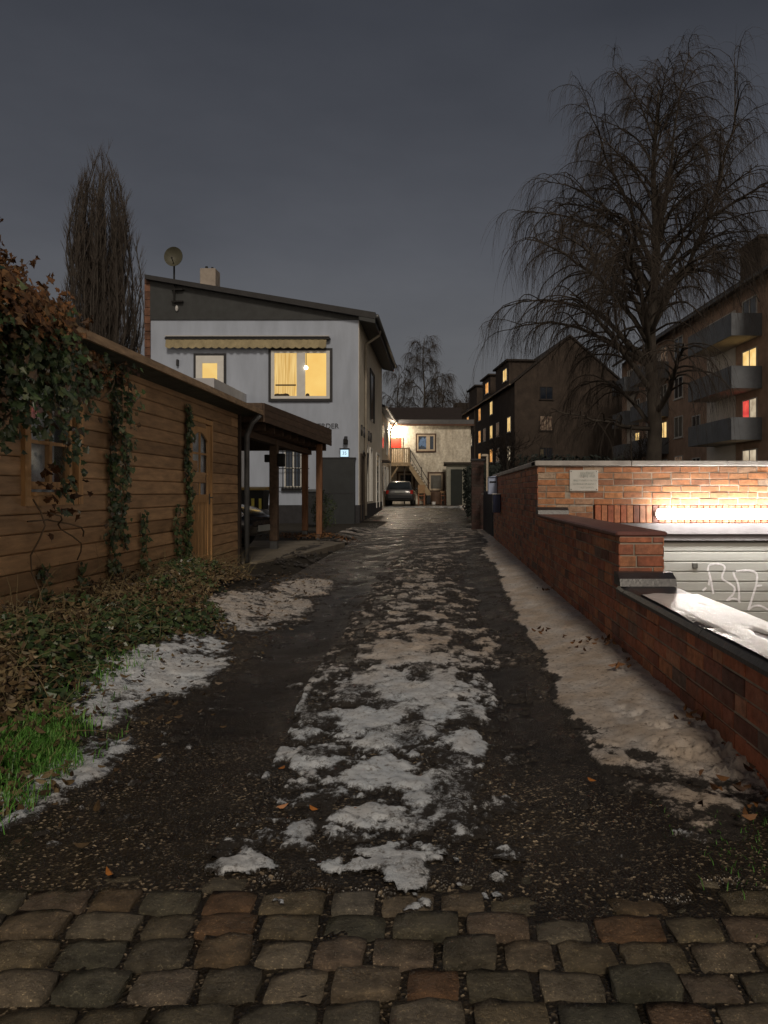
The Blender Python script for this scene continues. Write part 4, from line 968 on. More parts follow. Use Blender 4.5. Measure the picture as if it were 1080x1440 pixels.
# outhouse at the right of the yard
oh = thing('outhouse', 'low grey flat-roofed outhouse at the right of the far house', 'outhouse', (1.2, 46, .4))
q = MB(); q.box(PX(628, 46), 2.9, 46, 49.5, .2, PZ(653, 46)); q.build('wall', mat('grey_green_render', (.26, .26, .22), .9, .25, 2, .3), oh)
q = MB(); q.box(PX(624, 46), 3.0, 45.8, 49.6, PZ(653, 46)+.001, PZ(650.5, 46)+.02); q.build('roof', M_STD, oh)
q = MB(); q.box(PX(634, 46), PX(650, 46), 45.95, 45.999, .35, PZ(660, 46)); q.build('door', mat('dark_green_door', (.012, .017, .015), .5, .3, 4, .1), oh)

# ============================================================ yard things
M_CHAIR = mat('red_brown_wood', (.24, .10, .05), .6, .3, 4, .2)
def bench(x0, x1, y, zb, h, name, label, cat):
    t_ = thing(name, label, cat, ((x0+x1)/2, y, zb))
    for a in (x0, x1-.08):
        for yy in (y, y+.45):
            q = MB(); q.box(a, a+.08, yy, yy+.07, zb, zb+(h if yy > y else .52)); q.build('leg', M_CHAIR, t_)
    q = MB(); q.bbox(x0-.02, x1+.02, y-.03, y+.54, zb+.522, zb+.58, .01); q.build('seat', M_CHAIR, t_)
    q = MB(); q.box(x0, x1, y+.43, y+.449, zb+.7, zb+h); q.build('backrest', mat('faded_panel', (.30, .19, .10), .7, .2, 4, .1), t_)
    q = MB(); q.box(x0+.08, x1-.08, y+.02, y+.05, zb+.25, zb+.30); q.build('stretcher', M_CHAIR, t_)
    return t_
bench(PX(587.5, 47), PX(597.5, 47), 47, .38, 1.22, 'wooden_chair', 'tall reddish wooden chair under the stair of the far house', 'chair')
bench(PX(619, 47), PX(627, 47), 47, .38, .85, 'wooden_chair', 'small low wooden chair in front of the lower right window of the far house', 'chair')
q = MB(); xx = PX(613, 47); q.lathe([(.22, .38), (.30, .42), (.33, .9), (.30, 1.15), (.22, 1.18)], xx, 47, 14); tag(q.build('plant_tub', mat('brown_barrel', (.10, .06, .04), .7, .3, 5, .2), loc=(xx, 47, .38)), 'round brown barrel standing between the two chairs in the yard', 'barrel')
q = MB(); xx = PX(609.8, 46.6); q.lathe([(.08, .38), (.11, .40), (.13, .55), (.10, .56)], xx, 46.6, 12); tag(q.build('flower_pot', mat('white_enamel', (.7,)*3), loc=(xx, 46.6, .38)), 'tiny white pot on the ground beside the brown barrel', 'pot')
q = MB(); q.bbox(PX(599.5, 48), PX(609, 48), 48, 48.4, .38, .95, .04); tag(q.build('storage_box', mat('dark_plastic', (.02, .022, .025), .5, .2, 4, .1), loc=(PX(604, 48), 48.2, .38)), 'dark low storage box on the ground behind the stair foot', 'box')

# ============================================================ CARS
M_TYRE = mat('tyre_rubber', (.018,)*3, .85, .2, 8, .2); M_RIM = mat('alloy_rim', (.28, .28, .29), .35, .2, 8, 0, metal=.8)
M_CARGL = glassmat('car_glass', (.02, .024, .028), .03)
def car(name, label, loc, rz, paint, nose='hatch', lit=False):
    t_ = thing(name, label, 'car', loc, rz)
    # body: loft along x (front +x)
    S = [(-2.02, .42, .66, .66), (-1.99, .32, .90, .76), (-1.90, .27, .965, .80), (-1.2, .24, .965, .845), (-.2, .22, .95, .85), (.75, .22, .93, .845), (1.15, .23, .88, .83), (1.60, .25, .80, .80), (1.90, .27, .70, .72), (2.04, .33, .60, .60), (2.09, .40, .52, .46)]
    q = MB(); ring = 14; vs = []
    for x, zb, zt, hw in S:
        zm = zb+(zt-zb)*.55
        prof = [(hw*.80, zb), (hw*.97, zb+.07), (hw*1.0, zm-.05), (hw*1.0, zm+.03), (hw*.965, zt-.07), (hw*.88, zt-.012), (hw*.45, zt+.012)]
        pts = prof+[(-a, b_) for a, b_ in prof[::-1]]
        vs += [(x, a, b_) for a, b_ in pts]
    fs = [(i*ring+j, i*ring+(j+1) % ring, (i+1)*ring+(j+1) % ring, (i+1)*ring+j) for i in range(len(S)-1) for j in range(ring)]
    fs += [tuple(range(ring-1, -1, -1)), tuple(range((len(S)-1)*ring, len(S)*ring))]
    q.add(vs, fs)
    # cabin
    C = [(-1.86, .955, .74), (-1.50, 1.37, .60), (-1.05, 1.435, .575), (.0, 1.43, .57), (.30, 1.385, .58), (1.12, .90, .73)]
    vs = []; r2 = 8
    for x, zt, hw in C:
        zb = .90; prof = [(.79 if zt > 1 else hw, zb), (hw+.04 if zt > 1 else hw, max(zt-.10, zb+.005)), (hw-.03, max(zt-.025, zb+.01)), (hw*.5, zt)]
        vs += [(x, a, b_) for a, b_ in prof+[(-a, b_) for a, b_ in prof[::-1]]]
    fs = [(i*r2+j, i*r2+(j+1) % r2, (i+1)*r2+(j+1) % r2, (i+1)*r2+j) for i in range(len(C)-1) for j in range(r2)]
    q.add(vs, fs)
    b_ = fixn(q.build('body', paint, t_, smooth=True, local=True))
    q = MB(); q.add([(-1.870, -.60, 1.0), (-1.870, .60, 1.0), (-1.545, .52, 1.345), (-1.545, -.52, 1.345)], [(0,1,2,3)]); q.add([(-1.855, -.60, 1.0), (-1.855, .60, 1.0), (-1.53, .52, 1.345), (-1.53, -.52, 1.345)], [(3,2,1,0)]); q.build('rear_window', M_CARGL, t_, local=True)
    q = MB(); q.add([(1.075, .66, .945), (1.075, -.66, .945), (.345, -.53, 1.375), (.345, .53, 1.375)], [(0,1,2,3)]); q.add([(1.06, .66, .945), (1.06, -.66, .945), (.33, -.53, 1.375), (.33, .53, 1.375)], [(3,2,1,0)]); q.build('windscreen', M_CARGL, t_, local=True)
    for s in (-1, 1):
        for (xa, xb, ta, tb) in ((-1.60, -.42, -1.25, -.42), (-.36, .93, -.36, .22)):
            q = MB(); q.add([(xa, s*.798, .96), (xb, s*.795, .96), (tb, s*.640, 1.33), (ta, s*.640, 1.33)], [(0,1,2,3) if s < 0 else (3,2,1,0)]); q.build('side_window', M_CARGL, t_, local=True)
        q = MB(); q.bbox(.80, .98, s*.83-.0, s*.83+s*.16, .93, 1.05, .03) if s > 0 else q.bbox(.80, .98, -.99, -.83, .93, 1.05, .03); q.build('mirror', paint, t_, local=True)
        for x in (-1.28, 1.30):
            q = MB(); n = 22; prof = [(.20, .60), (.30, .62), (.315, .66), (.315, .80), (.295, .835), (.20, .82)]
            vs = [(x+r_*math.cos(2*math.pi*j/n), s*yy, .315+r_*math.sin(2*math.pi*j/n)) for r_, yy in prof for j in range(n)]
            q.add(vs, [(i*n+j, i*n+(j+1) % n, (i+1)*n+(j+1) % n, (i+1)*n+j) for i in range(len(prof)-1) for j in range(n)]); wh = fixn(q.build('wheel', M_TYRE, t_, smooth=True, local=True))
            q = MB(); vs = [(x+.205*math.cos(2*math.pi*j/n), s*.80, .315+.205*math.sin(2*math.pi*j/n)) for j in range(n)]+[(x, s*.815, .315)]
            q.add(vs, [(j, (j+1) % n, n) if s < 0 else ((j+1) % n, j, n) for j in range(n)]); q.build('rim', M_RIM, wh, local=True)
        q = MB(); q.ball((1.86, s*.60, .66), .13, 12, (.75, 1.05, .62)); q.build('headlight', glassmat('headlight_lens', (.35, .36, .38), .08), t_, smooth=True, local=True)
        q = MB(); q.bbox(-2.01, -1.93, s*.70-.10, s*.70+.07 if s > 0 else s*.70+.10, .66, .88, .02); q.build('tail_light', mat('red_lens', (.30, .02, .015), .15, .2, 6, 0), t_, local=True)
    q = MB(); q.bbox(2.075, 2.105, -.26, .26, .36, .47, .004); q.build('number_plate', mat('grey_plate', (.30, .32, .31), .5, .1, 5, 0), t_, local=True)
    q = MB(); q.bbox(-2.045, -2.00, -.26, .26, .74, .85, .004); q.build('number_plate', mat('grey_plate', (.30, .32, .31), .5, .1, 5, 0), t_, local=True)
    q = MB(); q.bbox(-2.06, -1.94, -.70, .70, .38, .60, .05); q.build('bumper', mat('dark_plastic', (.02,)*3), t_, local=True)
    q = MB(); q.bbox(1.98, 2.075, -.52, .52, .50, .58, .01); q.build('grille', M_BLACK, t_, local=True)
    return t_
def carpaint(name, c, r_):
    m_, t, out = nt(name); p = principled(t, out, ramp(t, noise(t, 2), [(.3, c), (.7, tuple(x*1.3 for x in c))]), r_, None, .2, .6); p.inputs['Coat Weight'].default_value = .6; p.inputs['Coat Roughness'].default_value = .06; return m_
car('parked_car', 'dark grey hatchback parked in the yard, seen from behind', (PX(564, 46.5), 46.5, .37), R(90), carpaint('graphite_paint', (.035, .037, .04), .35))
car('parked_car', 'black car under the carport with only its nose showing beside the shed', (-5.25, 14.15, .09), R(-9), carpaint('black_paint', (.014, .014, .018), .25))

# ============================================================ BINS, BUSH
def bin_(name, label, x0, x1, y, zb, zt, lid):
    t_ = thing(name, label, 'bin', ((x0+x1)/2, y, zb)); q = MB(); cx = (x0+x1)/2; hw = (x1-x0)/2*.93
    vs = []
    for z, k in ((zb+.05, .82), (zt-.14, 1.0), (zt-.06, 1.04)):
        vs += [(cx-hw*k, y-.32*k, z), (cx+hw*k, y-.32*k, z), (cx+hw*k, y+.32*k, z), (cx-hw*k, y+.32*k, z)]
    q.add(vs, [(3,2,1,0), (8,9,10,11)]+[(4*i+j, 4*i+(j+1) % 4, 4*i+4+(j+1) % 4, 4*i+4+j) for i in range(2) for j in range(4)]); q.build('body', mat('dark_plastic', (.02,)*3), t_)
    q = MB(); q.prism([(y-.37, zt-.058), (y+.36, zt-.058), (y+.36, zt+.03), (y+.1, zt+.02), (y-.30, zt-.01), (y-.37, zt-.04)], 'x', x0-.01, x1+.01); q.build('lid', lid, t_)
    for xx in (cx-hw*.7, cx+hw*.7):
        q = MB(); n = 14; q.add([(xx+d, y+.30+.10*math.cos(2*math.pi*j/n), zb+.10+.10*math.sin(2*math.pi*j/n)) for d in (-.03, .03) for j in range(n)], [tuple(range(n-1, -1, -1)), tuple(range(n, 2*n))]+[(j, (j+1) % n, n+(j+1) % n, n+j) for j in range(n)]); q.build('wheel', M_TYRE, t_)
    return t_, cx, hw
t_, cx, hw = bin_('wheelie_bin', 'large dark bin with a dull yellow lid and two yellow strips under the carport', PX(334, 19), PX(372, 19), 19.3, .12, PZ(686, 19.3), mat('ochre_lid', (.42, .28, .07), .5, .3, 4, .1))
for a, b_ in ((354, 358), (364.5, 368)):
    q = MB(); q.box(PX(a, 19), PX(b_, 19), 18.955, 18.975, PZ(724, 19), PZ(701, 19)); q.build('yellow_strip', mat('yellow_sticker', (.65, .58, .12), .5, .2, 8, 0), t_)
bin_('wheelie_bin', 'dark bin with a grey lid between the posts and the clipped bush', PX(424, 26), PX(452, 26), 26.3, .0, PZ(689, 26), mat('grey_lid', (.05, .055, .06), .45, .2, 4, .1))
# ============================================================ APARTMENT BLOCKS
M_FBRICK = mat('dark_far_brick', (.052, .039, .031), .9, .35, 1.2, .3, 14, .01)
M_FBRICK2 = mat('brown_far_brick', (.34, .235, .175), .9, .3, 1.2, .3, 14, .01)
M_FROOF = mat('far_roof_tile', (.028, .022, .019), .8, .35, 2, .4, 12, .03)
M_FWH = mat('far_white_frame', (.52, .52, .50), .6, .1, 4, 0)
E_OR = emat('orange_lit_window', (1.0, .48, .14), 1.0, (.55, .22, .05), 1.8)
E_YE = emat('yellow_lit_window', (1.0, .70, .30), 1.0, (.80, .5, .16), 1.6)
E_PALE = emat('pale_lit_window', (.8, .66, .46), .7, (.4, .3, .2), 1.6)
E_DIM = emat('dim_lit_window', (.40, .27, .17), .35, (.12, .07, .05), 3.5)
E_RED = emat('red_curtain_glow', (.9, .12, .08), .9, (.6, .05, .05), 2)
def fac_window(root, u, z, wd, ht, pm, fr=M_FWH, y=0, mull=1, fw=.07, axis='x', curtain=None):
    """window on the facade plane y = const (outside is +y) of a block in its own coordinates"""
    q = MB(); a, b_ = u-wd/2, u+wd/2; c, d = z-ht/2, z+ht/2
    B = (lambda q, p0, p1, z0, z1, e0, e1: q.box(p0, p1, y+e0, y+e1, z0, z1)) if axis == 'x' else (lambda q, p0, p1, z0, z1, e0, e1: q.box(y-e0, y-e1, p0, p1, z0, z1))
    B(q, a, a+fw, c, d, -.01, .06); B(q, b_-fw, b_, c, d, -.01, .06); B(q, a+fw, b_-fw, c, c+fw, -.01, .058); B(q, a+fw, b_-fw, d-fw, d, -.01, .058)
    for i in range(mull): m_ = a+(b_-a)*(i+1)/(mull+1); B(q, m_-fw*.5, m_+fw*.5, c+fw, d-fw, -.01, .056)
    B(q, a-.08, b_+.08, c-.07, c-.001, -.01, .12)
    o = q.build('window', fr, root, local=True)
    q = MB(); B(q, a+fw*.5, b_-fw*.5, c+fw*.5, d-fw*.5, .008, .02); q.build('pane', pm, o, local=True)
    if curtain:
        q = MB(); B(q, a+wd*.52, b_-fw, c+fw, d-fw, .021, .032); q.build('curtain', curtain, o, local=True)
    return o
# --- gabled brick block
gb = thing('gabled_block', 'dark brick apartment block with a plain gable end and small lit windows', 'apartment block', (7.3, 76, 0), math.atan2(1, -.128))
q = MB(); D_ = -11.2; EV = 12.0; RG = 16.7
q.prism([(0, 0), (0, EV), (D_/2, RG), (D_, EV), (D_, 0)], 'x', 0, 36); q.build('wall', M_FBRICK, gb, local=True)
q = MB(); q.prism([(.45, EV-.28), (.45, EV-.10), (D_/2, RG+.22), (D_/2, RG+.01)], 'x', -.18, 36.2); q.prism([(D_-.45, EV-.28), (D_-.45, EV-.10), (D_/2, RG+.22), (D_/2, RG+.01)], 'x', -.18, 36.2); rg = q.build('roof', M_FROOF, gb, local=True)
q = MB(); q.box(-.1, 36, .452, .56, EV-.28, EV-.14); q.build('gutter', mat('pale_gutter', (.26, .20, .14), .6, .2, 3, .1), rg, local=True)
for (u0, u1) in ((2.2, 9.0), (12, 17), (21, 27)):
    q = MB(); q.box(u0, u1, -3.6, .1, EV+.1, 14.5); d = q.build('dormer', M_FBRICK, gb, local=True)
    q = MB(); q.box(u0-.25, u1+.25, -3.9, .40, 14.501, 14.68); q.build('dormer_roof', M_FROOF, d, local=True)
for u, z, pm in ((2.5, 8.05, E_YE), (2.5, 5.1, E_PALE), (8.3, 8.0, E_DIM), (8.3, 5.2, E_DIM), (11.9, 10.75, E_YE), (11.9, 8.0, E_YE), (11.9, 5.3, E_OR), (16.1, 8.0, E_DIM), (19.4, 10.75, E_OR), (19.4, 8.0, E_OR), (19.4, 5.2, E_OR), (25.8, 8.0, E_PALE), (28.4, 10.6, E_OR), (28.4, 7.9, E_OR), (28.4, 5.2, E_OR)):
    fac_window(gb, u, z, 1.5, 1.55, pm, mull=1)
for u in (4.0, 14.0): fac_window(gb, u, 13.3, 1.9, 1.3, E_YE if u < 10 else E_OR, y=.1)
q = MB(); q.box(22.6, 22.75, .0, .12, 0, EV-.2); q.build('downpipe', mat('pale_gutter', (.26,)*3), gb, local=True)
for yv, z, pm, h in ((-3.2, 11.0, G_DARK, 1.3), (-3.2, 8.0, E_DIM, 1.5), (-3.2, 4.9, G_DARK, 1.4)):
    fac_window(gb, yv, z, 1.35, h, pm, fr=M_FROOF, axis='y', mull=1)
# --- farther block seen between
fb = thing('far_block', 'plain dark block closing the view left of the lit gabled block', 'apartment block', (3.5, 128, 0))
q = MB(); q.box(2.0, 6.5, 128, 140, 0, 14.5); q.build('wall', M_FBRICK, fb); q = MB(); q.prism([(1.7, 14.5), (6.8, 14.5), (6.2, 16), (2.4, 16)], 'y', 127.7, 140.3); q.build('roof', M_FROOF, fb)

# --- balconied block at the right
BX = thing('balcony_block', 'brown apartment block with grey balconies and lit windows behind the big birch', 'apartment block', (17.8, 38, 0), math.atan2(1, -.0324))
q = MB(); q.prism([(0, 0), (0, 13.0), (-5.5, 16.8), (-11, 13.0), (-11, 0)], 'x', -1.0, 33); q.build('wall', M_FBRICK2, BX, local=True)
q = MB(); q.prism([(.75, 12.72), (.75, 12.98), (-5.5, 17.15), (-5.5, 16.82)], 'x', -1.3, 33.3); q.prism([(-11.7, 12.72), (-11.7, 12.98), (-5.5, 17.15), (-5.5, 16.82)], 'x', -1.3, 33.3); rb = q.build('roof', M_FROOF, BX, local=True)
q = MB(); q.box(-1.2, 33.2, .752, .88, 12.72, 12.88); q.build('gutter', mat('dull_metal', (.12,)*3), rb, local=True)
q = MB(); q.box(6.4, 9.2, -2.4, -.9, 13.2, 15.9); q.box(6.3, 9.3, -2.5, -.8, 15.901, 16.06); q.build('chimney', M_FBRICK, rb, local=True)
q = MB(); q.box(7.7, 12.2, .0, .03, .5, 12.0); q.build('white_wall_panel', mat('pale_panel', (.55, .52, .48), .85, .12, .8, .2), BX, local=True)
q = MB(); q.box(21.6, 25.5, .0, .03, .5, 12.0); q.build('white_wall_panel', mat('pale_panel', (.36,)*3), BX, local=True)
q = MB(); q.box(28.6, 31.2, .0, .03, .5, 12.0); q.build('white_wall_panel', mat('pale_panel', (.36,)*3), BX, local=True)
M_BALC = mat('grey_balcony', (.15, .165, .185), .7, .2, 1.2, .2); M_SOFF = mat('pale_soffit', (.40, .36, .31), .8, .1, 2, .1)
floors = [(2.40, .3), (5.27, .3), (8.10, .3), (11.0, .3)]
def balcony(u0, u1, zt, dep):
    q = MB(); q.box(u0, u1, .001, dep, zt-1.22, zt-1.07); o = q.build('balcony', M_SOFF, BX, local=True)
    q = MB(); q.box(u0-.02, u1+.02, dep-.0, dep+.06, zt-1.24, zt); q.box(u0-.06, u0-.001, .002, dep+.06, zt-1.238, zt-.002); q.box(u1+.001, u1+.06, .002, dep+.06, zt-1.238, zt-.002); q.build('parapet', M_BALC, o, local=True)
for i, (zt, _) in enumerate(floors):
    balcony(4.3, 10.9, zt, 1.65); balcony(19.9, 25.0, zt, 1.4); balcony(27.6, 31.5, zt, 1.2)
for i, (zt, _) in enumerate(floors):
    zc = zt+.32
    fac_window(BX, 5.75, zc, 1.9, 1.75, [E_PALE, E_PALE, E_YE, glassmat('grey_pane', (.07,)*3)][i], y=.0, curtain=[None, E_RED, None, None][i])
    fac_window(BX, 17.6, zc+.28, 1.75, 1.55, [E_DIM, glassmat('grey_pane', (.07,)*3), G_DARK, G_DARK][i])
    if i < 2: fac_window(BX, 14.1, zc+.10, 1.5, 1.35, G_DARK)
    fac_window(BX, 20.9, zc+.1, 1.5, 1.7, [G_DARK, E_YE, glassmat('grey_pane', (.07,)*3), E_DIM][i])
    fac_window(BX, 27.9, zc+.0, 1.3, 1.4, [G_DARK, E_YE, G_DARK, G_DARK][i])
# ============================================================ BARE TREES
def rvec(r): 
    return Vector((r.uniform(-1, 1), r.uniform(-1, 1), r.uniform(-1, 1)))
def lerp(a, b, t): return a+(b-a)*t
def dirv(az, el): return Vector((math.cos(az)*math.cos(el), math.sin(az)*math.cos(el), math.sin(el)))
def twig(q, r, p, d, L, rad, droop, n=5):
    pts = [p.copy()]; d = d.normalized()
    for i in range(n):
        d = (d+Vector((0, 0, -droop))+rvec(r)*.10).normalized(); p = p+d*(L/n); pts.append(p.copy())
    q.tube(pts, [rad*(1-.75*i/n) for i in range(n+1)], 3, r.random(), cap=False); return pts
def weeping_birch(name, label, base, H, r0, env, nl, seed, fine=1.0, tr=.007, lean=(0, 0), forks=(), skip=None):
    r = random.Random(seed); t_ = thing(name, label, 'tree', base); T = MB(); Cn = MB(); B = Vector(base)
    pts = [B+Vector((lean[0]*(i/14)**2+.10*math.sin(i*1.1+seed), lean[1]*(i/14)**2+.08*math.cos(i*.9), H*i/14)) for i in range(15)]
    pts[0] = B.copy(); rad = [r0*(1.35 if i == 0 else 1)*(1-.93*i/14)**.9 for i in range(15)]
    T.tube(pts, rad, 9)
    def at(z):
        f = min(max(z/H, 0), .999)*14; i = int(f); return pts[i].lerp(pts[i+1], f-i), lerp(rad[i], rad[i+1], f-i)
    limbs = []
    for i in range(nl):
        h = .19+.76*(i/(nl-1))**.9; az = i*2.39996+r.uniform(-.4, .4); limbs.append((h*H, az, env(h)*r.uniform(.82, 1.12), lerp(r.uniform(38, 60), 72, h**1.5), lerp(r.uniform(-28, 0), 42, h**1.8)))
    limbs += list(forks)
    for (z0, az, L, e0, e1) in limbs:
        if skip and skip(z0, az): continue
        p, rr = at(z0); rl = min(rr*.52, .0155*L+.012); n = 11; P = [p.copy()]; a = az; Rr = [rl]
        for k in range(n):
            u = (k+1)/n; a += r.uniform(-.22, .22); el = R(lerp(e0, e1, u**1.3))+r.uniform(-.16, .16)
            p = p+dirv(a, el)*(L/n); P.append(p.copy()); Rr.append(rl*(1-.88*u)+.004)
        T.tube(P, Rr, 6, r.random())
        ns = int((6+L*2.3)*fine)
        for s in range(ns):
            u = .18+.82*((s+r.random())/ns); f = u*n; i = min(int(f), n-1); b0 = P[i].lerp(P[i+1], f-i)
            dd = (P[i+1]-P[i]).normalized(); side = dd.cross(Vector((0, 0, 1))).normalized()*(1 if s % 2 else -1)
            d = (dd*r.uniform(.4, 1)+side*r.uniform(.3, 1)+Vector((0, 0, r.uniform(-.05, .65)))).normalized()
            Ls = r.uniform(.30, .48)*L*(1-.45*u)+.35; m = 6; Q = [b0.copy()]; c = b0.copy()
            for k in range(m):
                d = (d+Vector((0, 0, -.15-.10*k*(1 if e1 < 20 else .6)))+rvec(r)*.22).normalized(); c = c+d*(Ls/m); Q.append(c.copy())
            r1 = Rr[i]*.42+.004; Cn.tube(Q, [r1*(1-.7*k/m)+.003 for k in range(m+1)], 4, r.random(), cap=False)
            nt_ = int(r.uniform(13, 20)*fine)
            for w_ in range(nt_):
                f2 = r.uniform(.2, 1)*m; j = min(int(f2), m-1); tp = Q[j].lerp(Q[j+1], f2-j)
                d2 = (Q[j+1]-Q[j]).normalized()+rvec(r)*.8
                Lt = r.uniform(.5, 2.1)*(1.0 if e1 < 20 else .8)
                tq = twig(Cn, r, tp, d2, Lt, tr, r.uniform(.25, .7))
                if r.random() < .55: twig(Cn, r, tq[2], (tq[3]-tq[2]).normalized()+rvec(r)*.7, Lt*.6, tr*.8, .4, 4)
    T.build('trunk', mat('birch_bark', (.052, .044, .036), .85, .6, 2.0, .5, 20, .02, mapping=(1, 1, .6)), t_, smooth=True)
    Cn.build('crown', mat('dark_twigs', (.034, .026, .020), .85, .35, 3, 0), t_)
    return t_
by = 30.0; bxx = PX(917, by)
weeping_birch('birch_tree', 'big bare weeping birch rising behind the right brick wall', (bxx, by, 0), 17.0, .34,
    lambda h: lerp(5.4, 6.6, h/.35) if h < .35 else lerp(6.6, 2.6, (h-.35)/.6), 38, 11, .98, .0058, lean=(.25, .2), skip=lambda z, a: z < 6.8 and abs((a+math.pi) % (2*math.pi)-math.pi) < 1.15,
    forks=((7.4, .15, 10.5, 55, 84), (7.0, math.pi+.5, 6.8, 60, 2), (8.6, math.pi-.1, 6.9, 68, 4), (9.5, math.pi-.6, 7.4, 68, 8), (6.0, math.pi-.5, 7.4, 56, -6), (8.0, .6, 7.4, 60, 0), (9.2, -.5, 7.4, 62, 0), (3.6, math.pi+.1, 5.0, 8, 6), (9.8, 2.6, 7.6, 66, 72), (11, 5.4, 6.6, 68, 74), (6.0, math.pi-.1, 6.2, 44, -12), (10, math.pi, 6.4, 64, 12)))
weeping_birch('birch_tree', 'pale bare birch standing behind the far house', (PX(596, 80), 80, 0), 17.2, .22, lambda h: 3.9*math.sin(math.pi*min(1, .35+.62*h))+.6, 22, 23, .8, .012)
weeping_birch('birch_tree', 'lower dark bare birch right of the pale one behind the far house', (PX(622, 84), 84, 0), 14.2, .18, lambda h: 3.0*math.sin(math.pi*min(1, .35+.6*h))+.5, 15, 29, .75, .012)
weeping_birch('birch_tree', 'bare birch left of the pale one, close over the gutter of the side wing', (PX(560, 82), 82, 0), 14.8, .18, lambda h: 3.0*math.sin(math.pi*min(1, .35+.6*h))+.5, 15, 31, .75, .012)
def bare_tree(name, label, base, H, r0, seed, spread=.55, levels=4, tr=.008, upright=.12, nb=5, tm=None):
    r = random.Random(seed); t_ = thing(name, label, 'tree', base); T = MB(); Cn = MB()
    def grow(p, d, L, rad, lv):
        n = 5; P = [p.copy()]
        for k in range(n):
            d = (d+rvec(r)*.13+Vector((0, 0, upright*.5))).normalized(); p = p+d*(L/n); P.append(p.copy())
        (T if lv >= levels-1 else Cn).tube(P, [max(tr*.6, rad*(1-.45*k/n)) for k in range(n+1)], 6 if lv >= levels-1 else 3, r.random(), cap=False)
        if lv == 0: return
        for b_ in range(nb):
            u = r.uniform(.3, 1) if b_ else 1.0; f = u*n; i = min(int(f), n-1); q0 = P[i].lerp(P[i+1], f-i)
            dd = (d+rvec(r)*spread*1.35+Vector((0, 0, upright))).normalized()
            grow(q0, dd, L*r.uniform(.55, .8), max(tr, rad*.5), lv-1)
    grow(Vector(base), Vector((0, 0, 1)), H*.36, r0, levels)
    T.build('trunk', mat('grey_bark', (.05, .043, .036), .85, .4, 3, .4, 20, .02), t_, smooth=True); Cn.build('crown', tm or mat('dark_twigs', (.034,)*3), t_); return t_
bare_tree('bare_tree', 'small bare tree standing before the gable of the dark brick block', (PX(722, 36), 36, 0), 5.6, .10, 3, .75, 4, .008, .06, 5)
bare_tree('bare_tree', 'bushy bare tree behind the roof of the gabled block, near its left end', (PX(690, 122), 122, 0), 21, .3, 5, .6, 4, .03, .10, 5)
bare_tree('bare_tree', 'thin bare tree farthest left behind the gabled block', (PX(660, 118), 118, 0), 18, .25, 6, .55, 4, .028, .12, 5)
bare_tree('bare_tree', 'bare tree in the gap between the gabled block and the big birch trunk', (PX(894, 92), 92, 0), 16.5, .25, 8, .5, 4, .022, .14, 5)
bare_tree('bare_tree', 'low bare bush-like tree in front of the gap beside the birch trunk', (PX(888, 60), 60, 0), 7, .12, 9, .6, 4, .014, .12, 5)
for i, (px_, lab) in enumerate(((548, 'dark thicket tree just above the gutter behind the side wing'), (577, 'dark thicket tree below the crown of the pale birch behind the far house'), (608, 'dark thicket tree between the two right birches behind the far house'), (640, 'dark thicket tree at the right end of the roof behind the far house'))):
    bare_tree('thicket_tree', lab, (PX(px_, 76), 76, 0), 9.5+i % 2, .14, 40+i, .55, 4, .016, .16, 5)
# --- poplar
def poplar(base, H, hw, seed):
    r = random.Random(seed); t_ = thing('poplar_tree', 'tall narrow bare poplar rising behind the shed roof at the left', 'tree', base); T = MB(); Cn = MB(); B = Vector(base)
    T.tube([B+Vector((.1*math.sin(i), .1*math.cos(i*1.3), H*.93*i/12)) for i in range(13)], [.42*(1-.94*i/12)+.01 for i in range(13)], 8)
    def env(z): return hw*float(np.interp(z/H, [0, .1, .25, .5, .72, .90, .97, 1], [.25, .7, 1, .95, .76, .50, .22, .02]))
    for i in range(220):
        az = r.uniform(0, 2*math.pi); z0 = H*r.uniform(.06, .62); f_ = r.uniform(.2, 1)**.7; n = 9; P = []
        ztop = min(z0+H*r.uniform(.22, .45), H*(1.0-.18*r.random()*f_))
        for k in range(n+1):
            u = k/n; z = lerp(z0, ztop, u); rr = f_*env(z)*(1-(1-u)**2.6)*(1-.25*max(0, u-.7))
            P.append(B+Vector((rr*math.cos(az)+r.uniform(-.06, .06), rr*math.sin(az)+r.uniform(-.06, .06), z)))
        r1 = r.uniform(.04, .085)
        T.tube(P, [r1*(1-.85*k/n)+.008 for k in range(n+1)], 5, r.random(), cap=False)
        for w_ in range(34):
            f = r.uniform(.12, 1)*n; j = min(int(f), n-1); tp = P[j].lerp(P[j+1], f-j); a2 = r.uniform(0, 6.28)
            d = Vector((math.cos(a2)*.40, math.sin(a2)*.40, 1)); L = r.uniform(.5, 1.3)
            tq = twig(Cn, r, tp, d, L, .012, -.10, 3)
            for z_ in range(2): twig(Cn, r, tq[1], d+rvec(r)*.4, L*.6, .010, -.14, 2)
    T.build('trunk', mat('grey_bark', (.05,)*3), t_, smooth=True); Cn.build('crown', mat('poplar_twigs', (.052, .042, .035), .85, .35, 3, 0), t_)
poplar((PX(143, 45), 45, 0), 21.3, 2.8, 77)

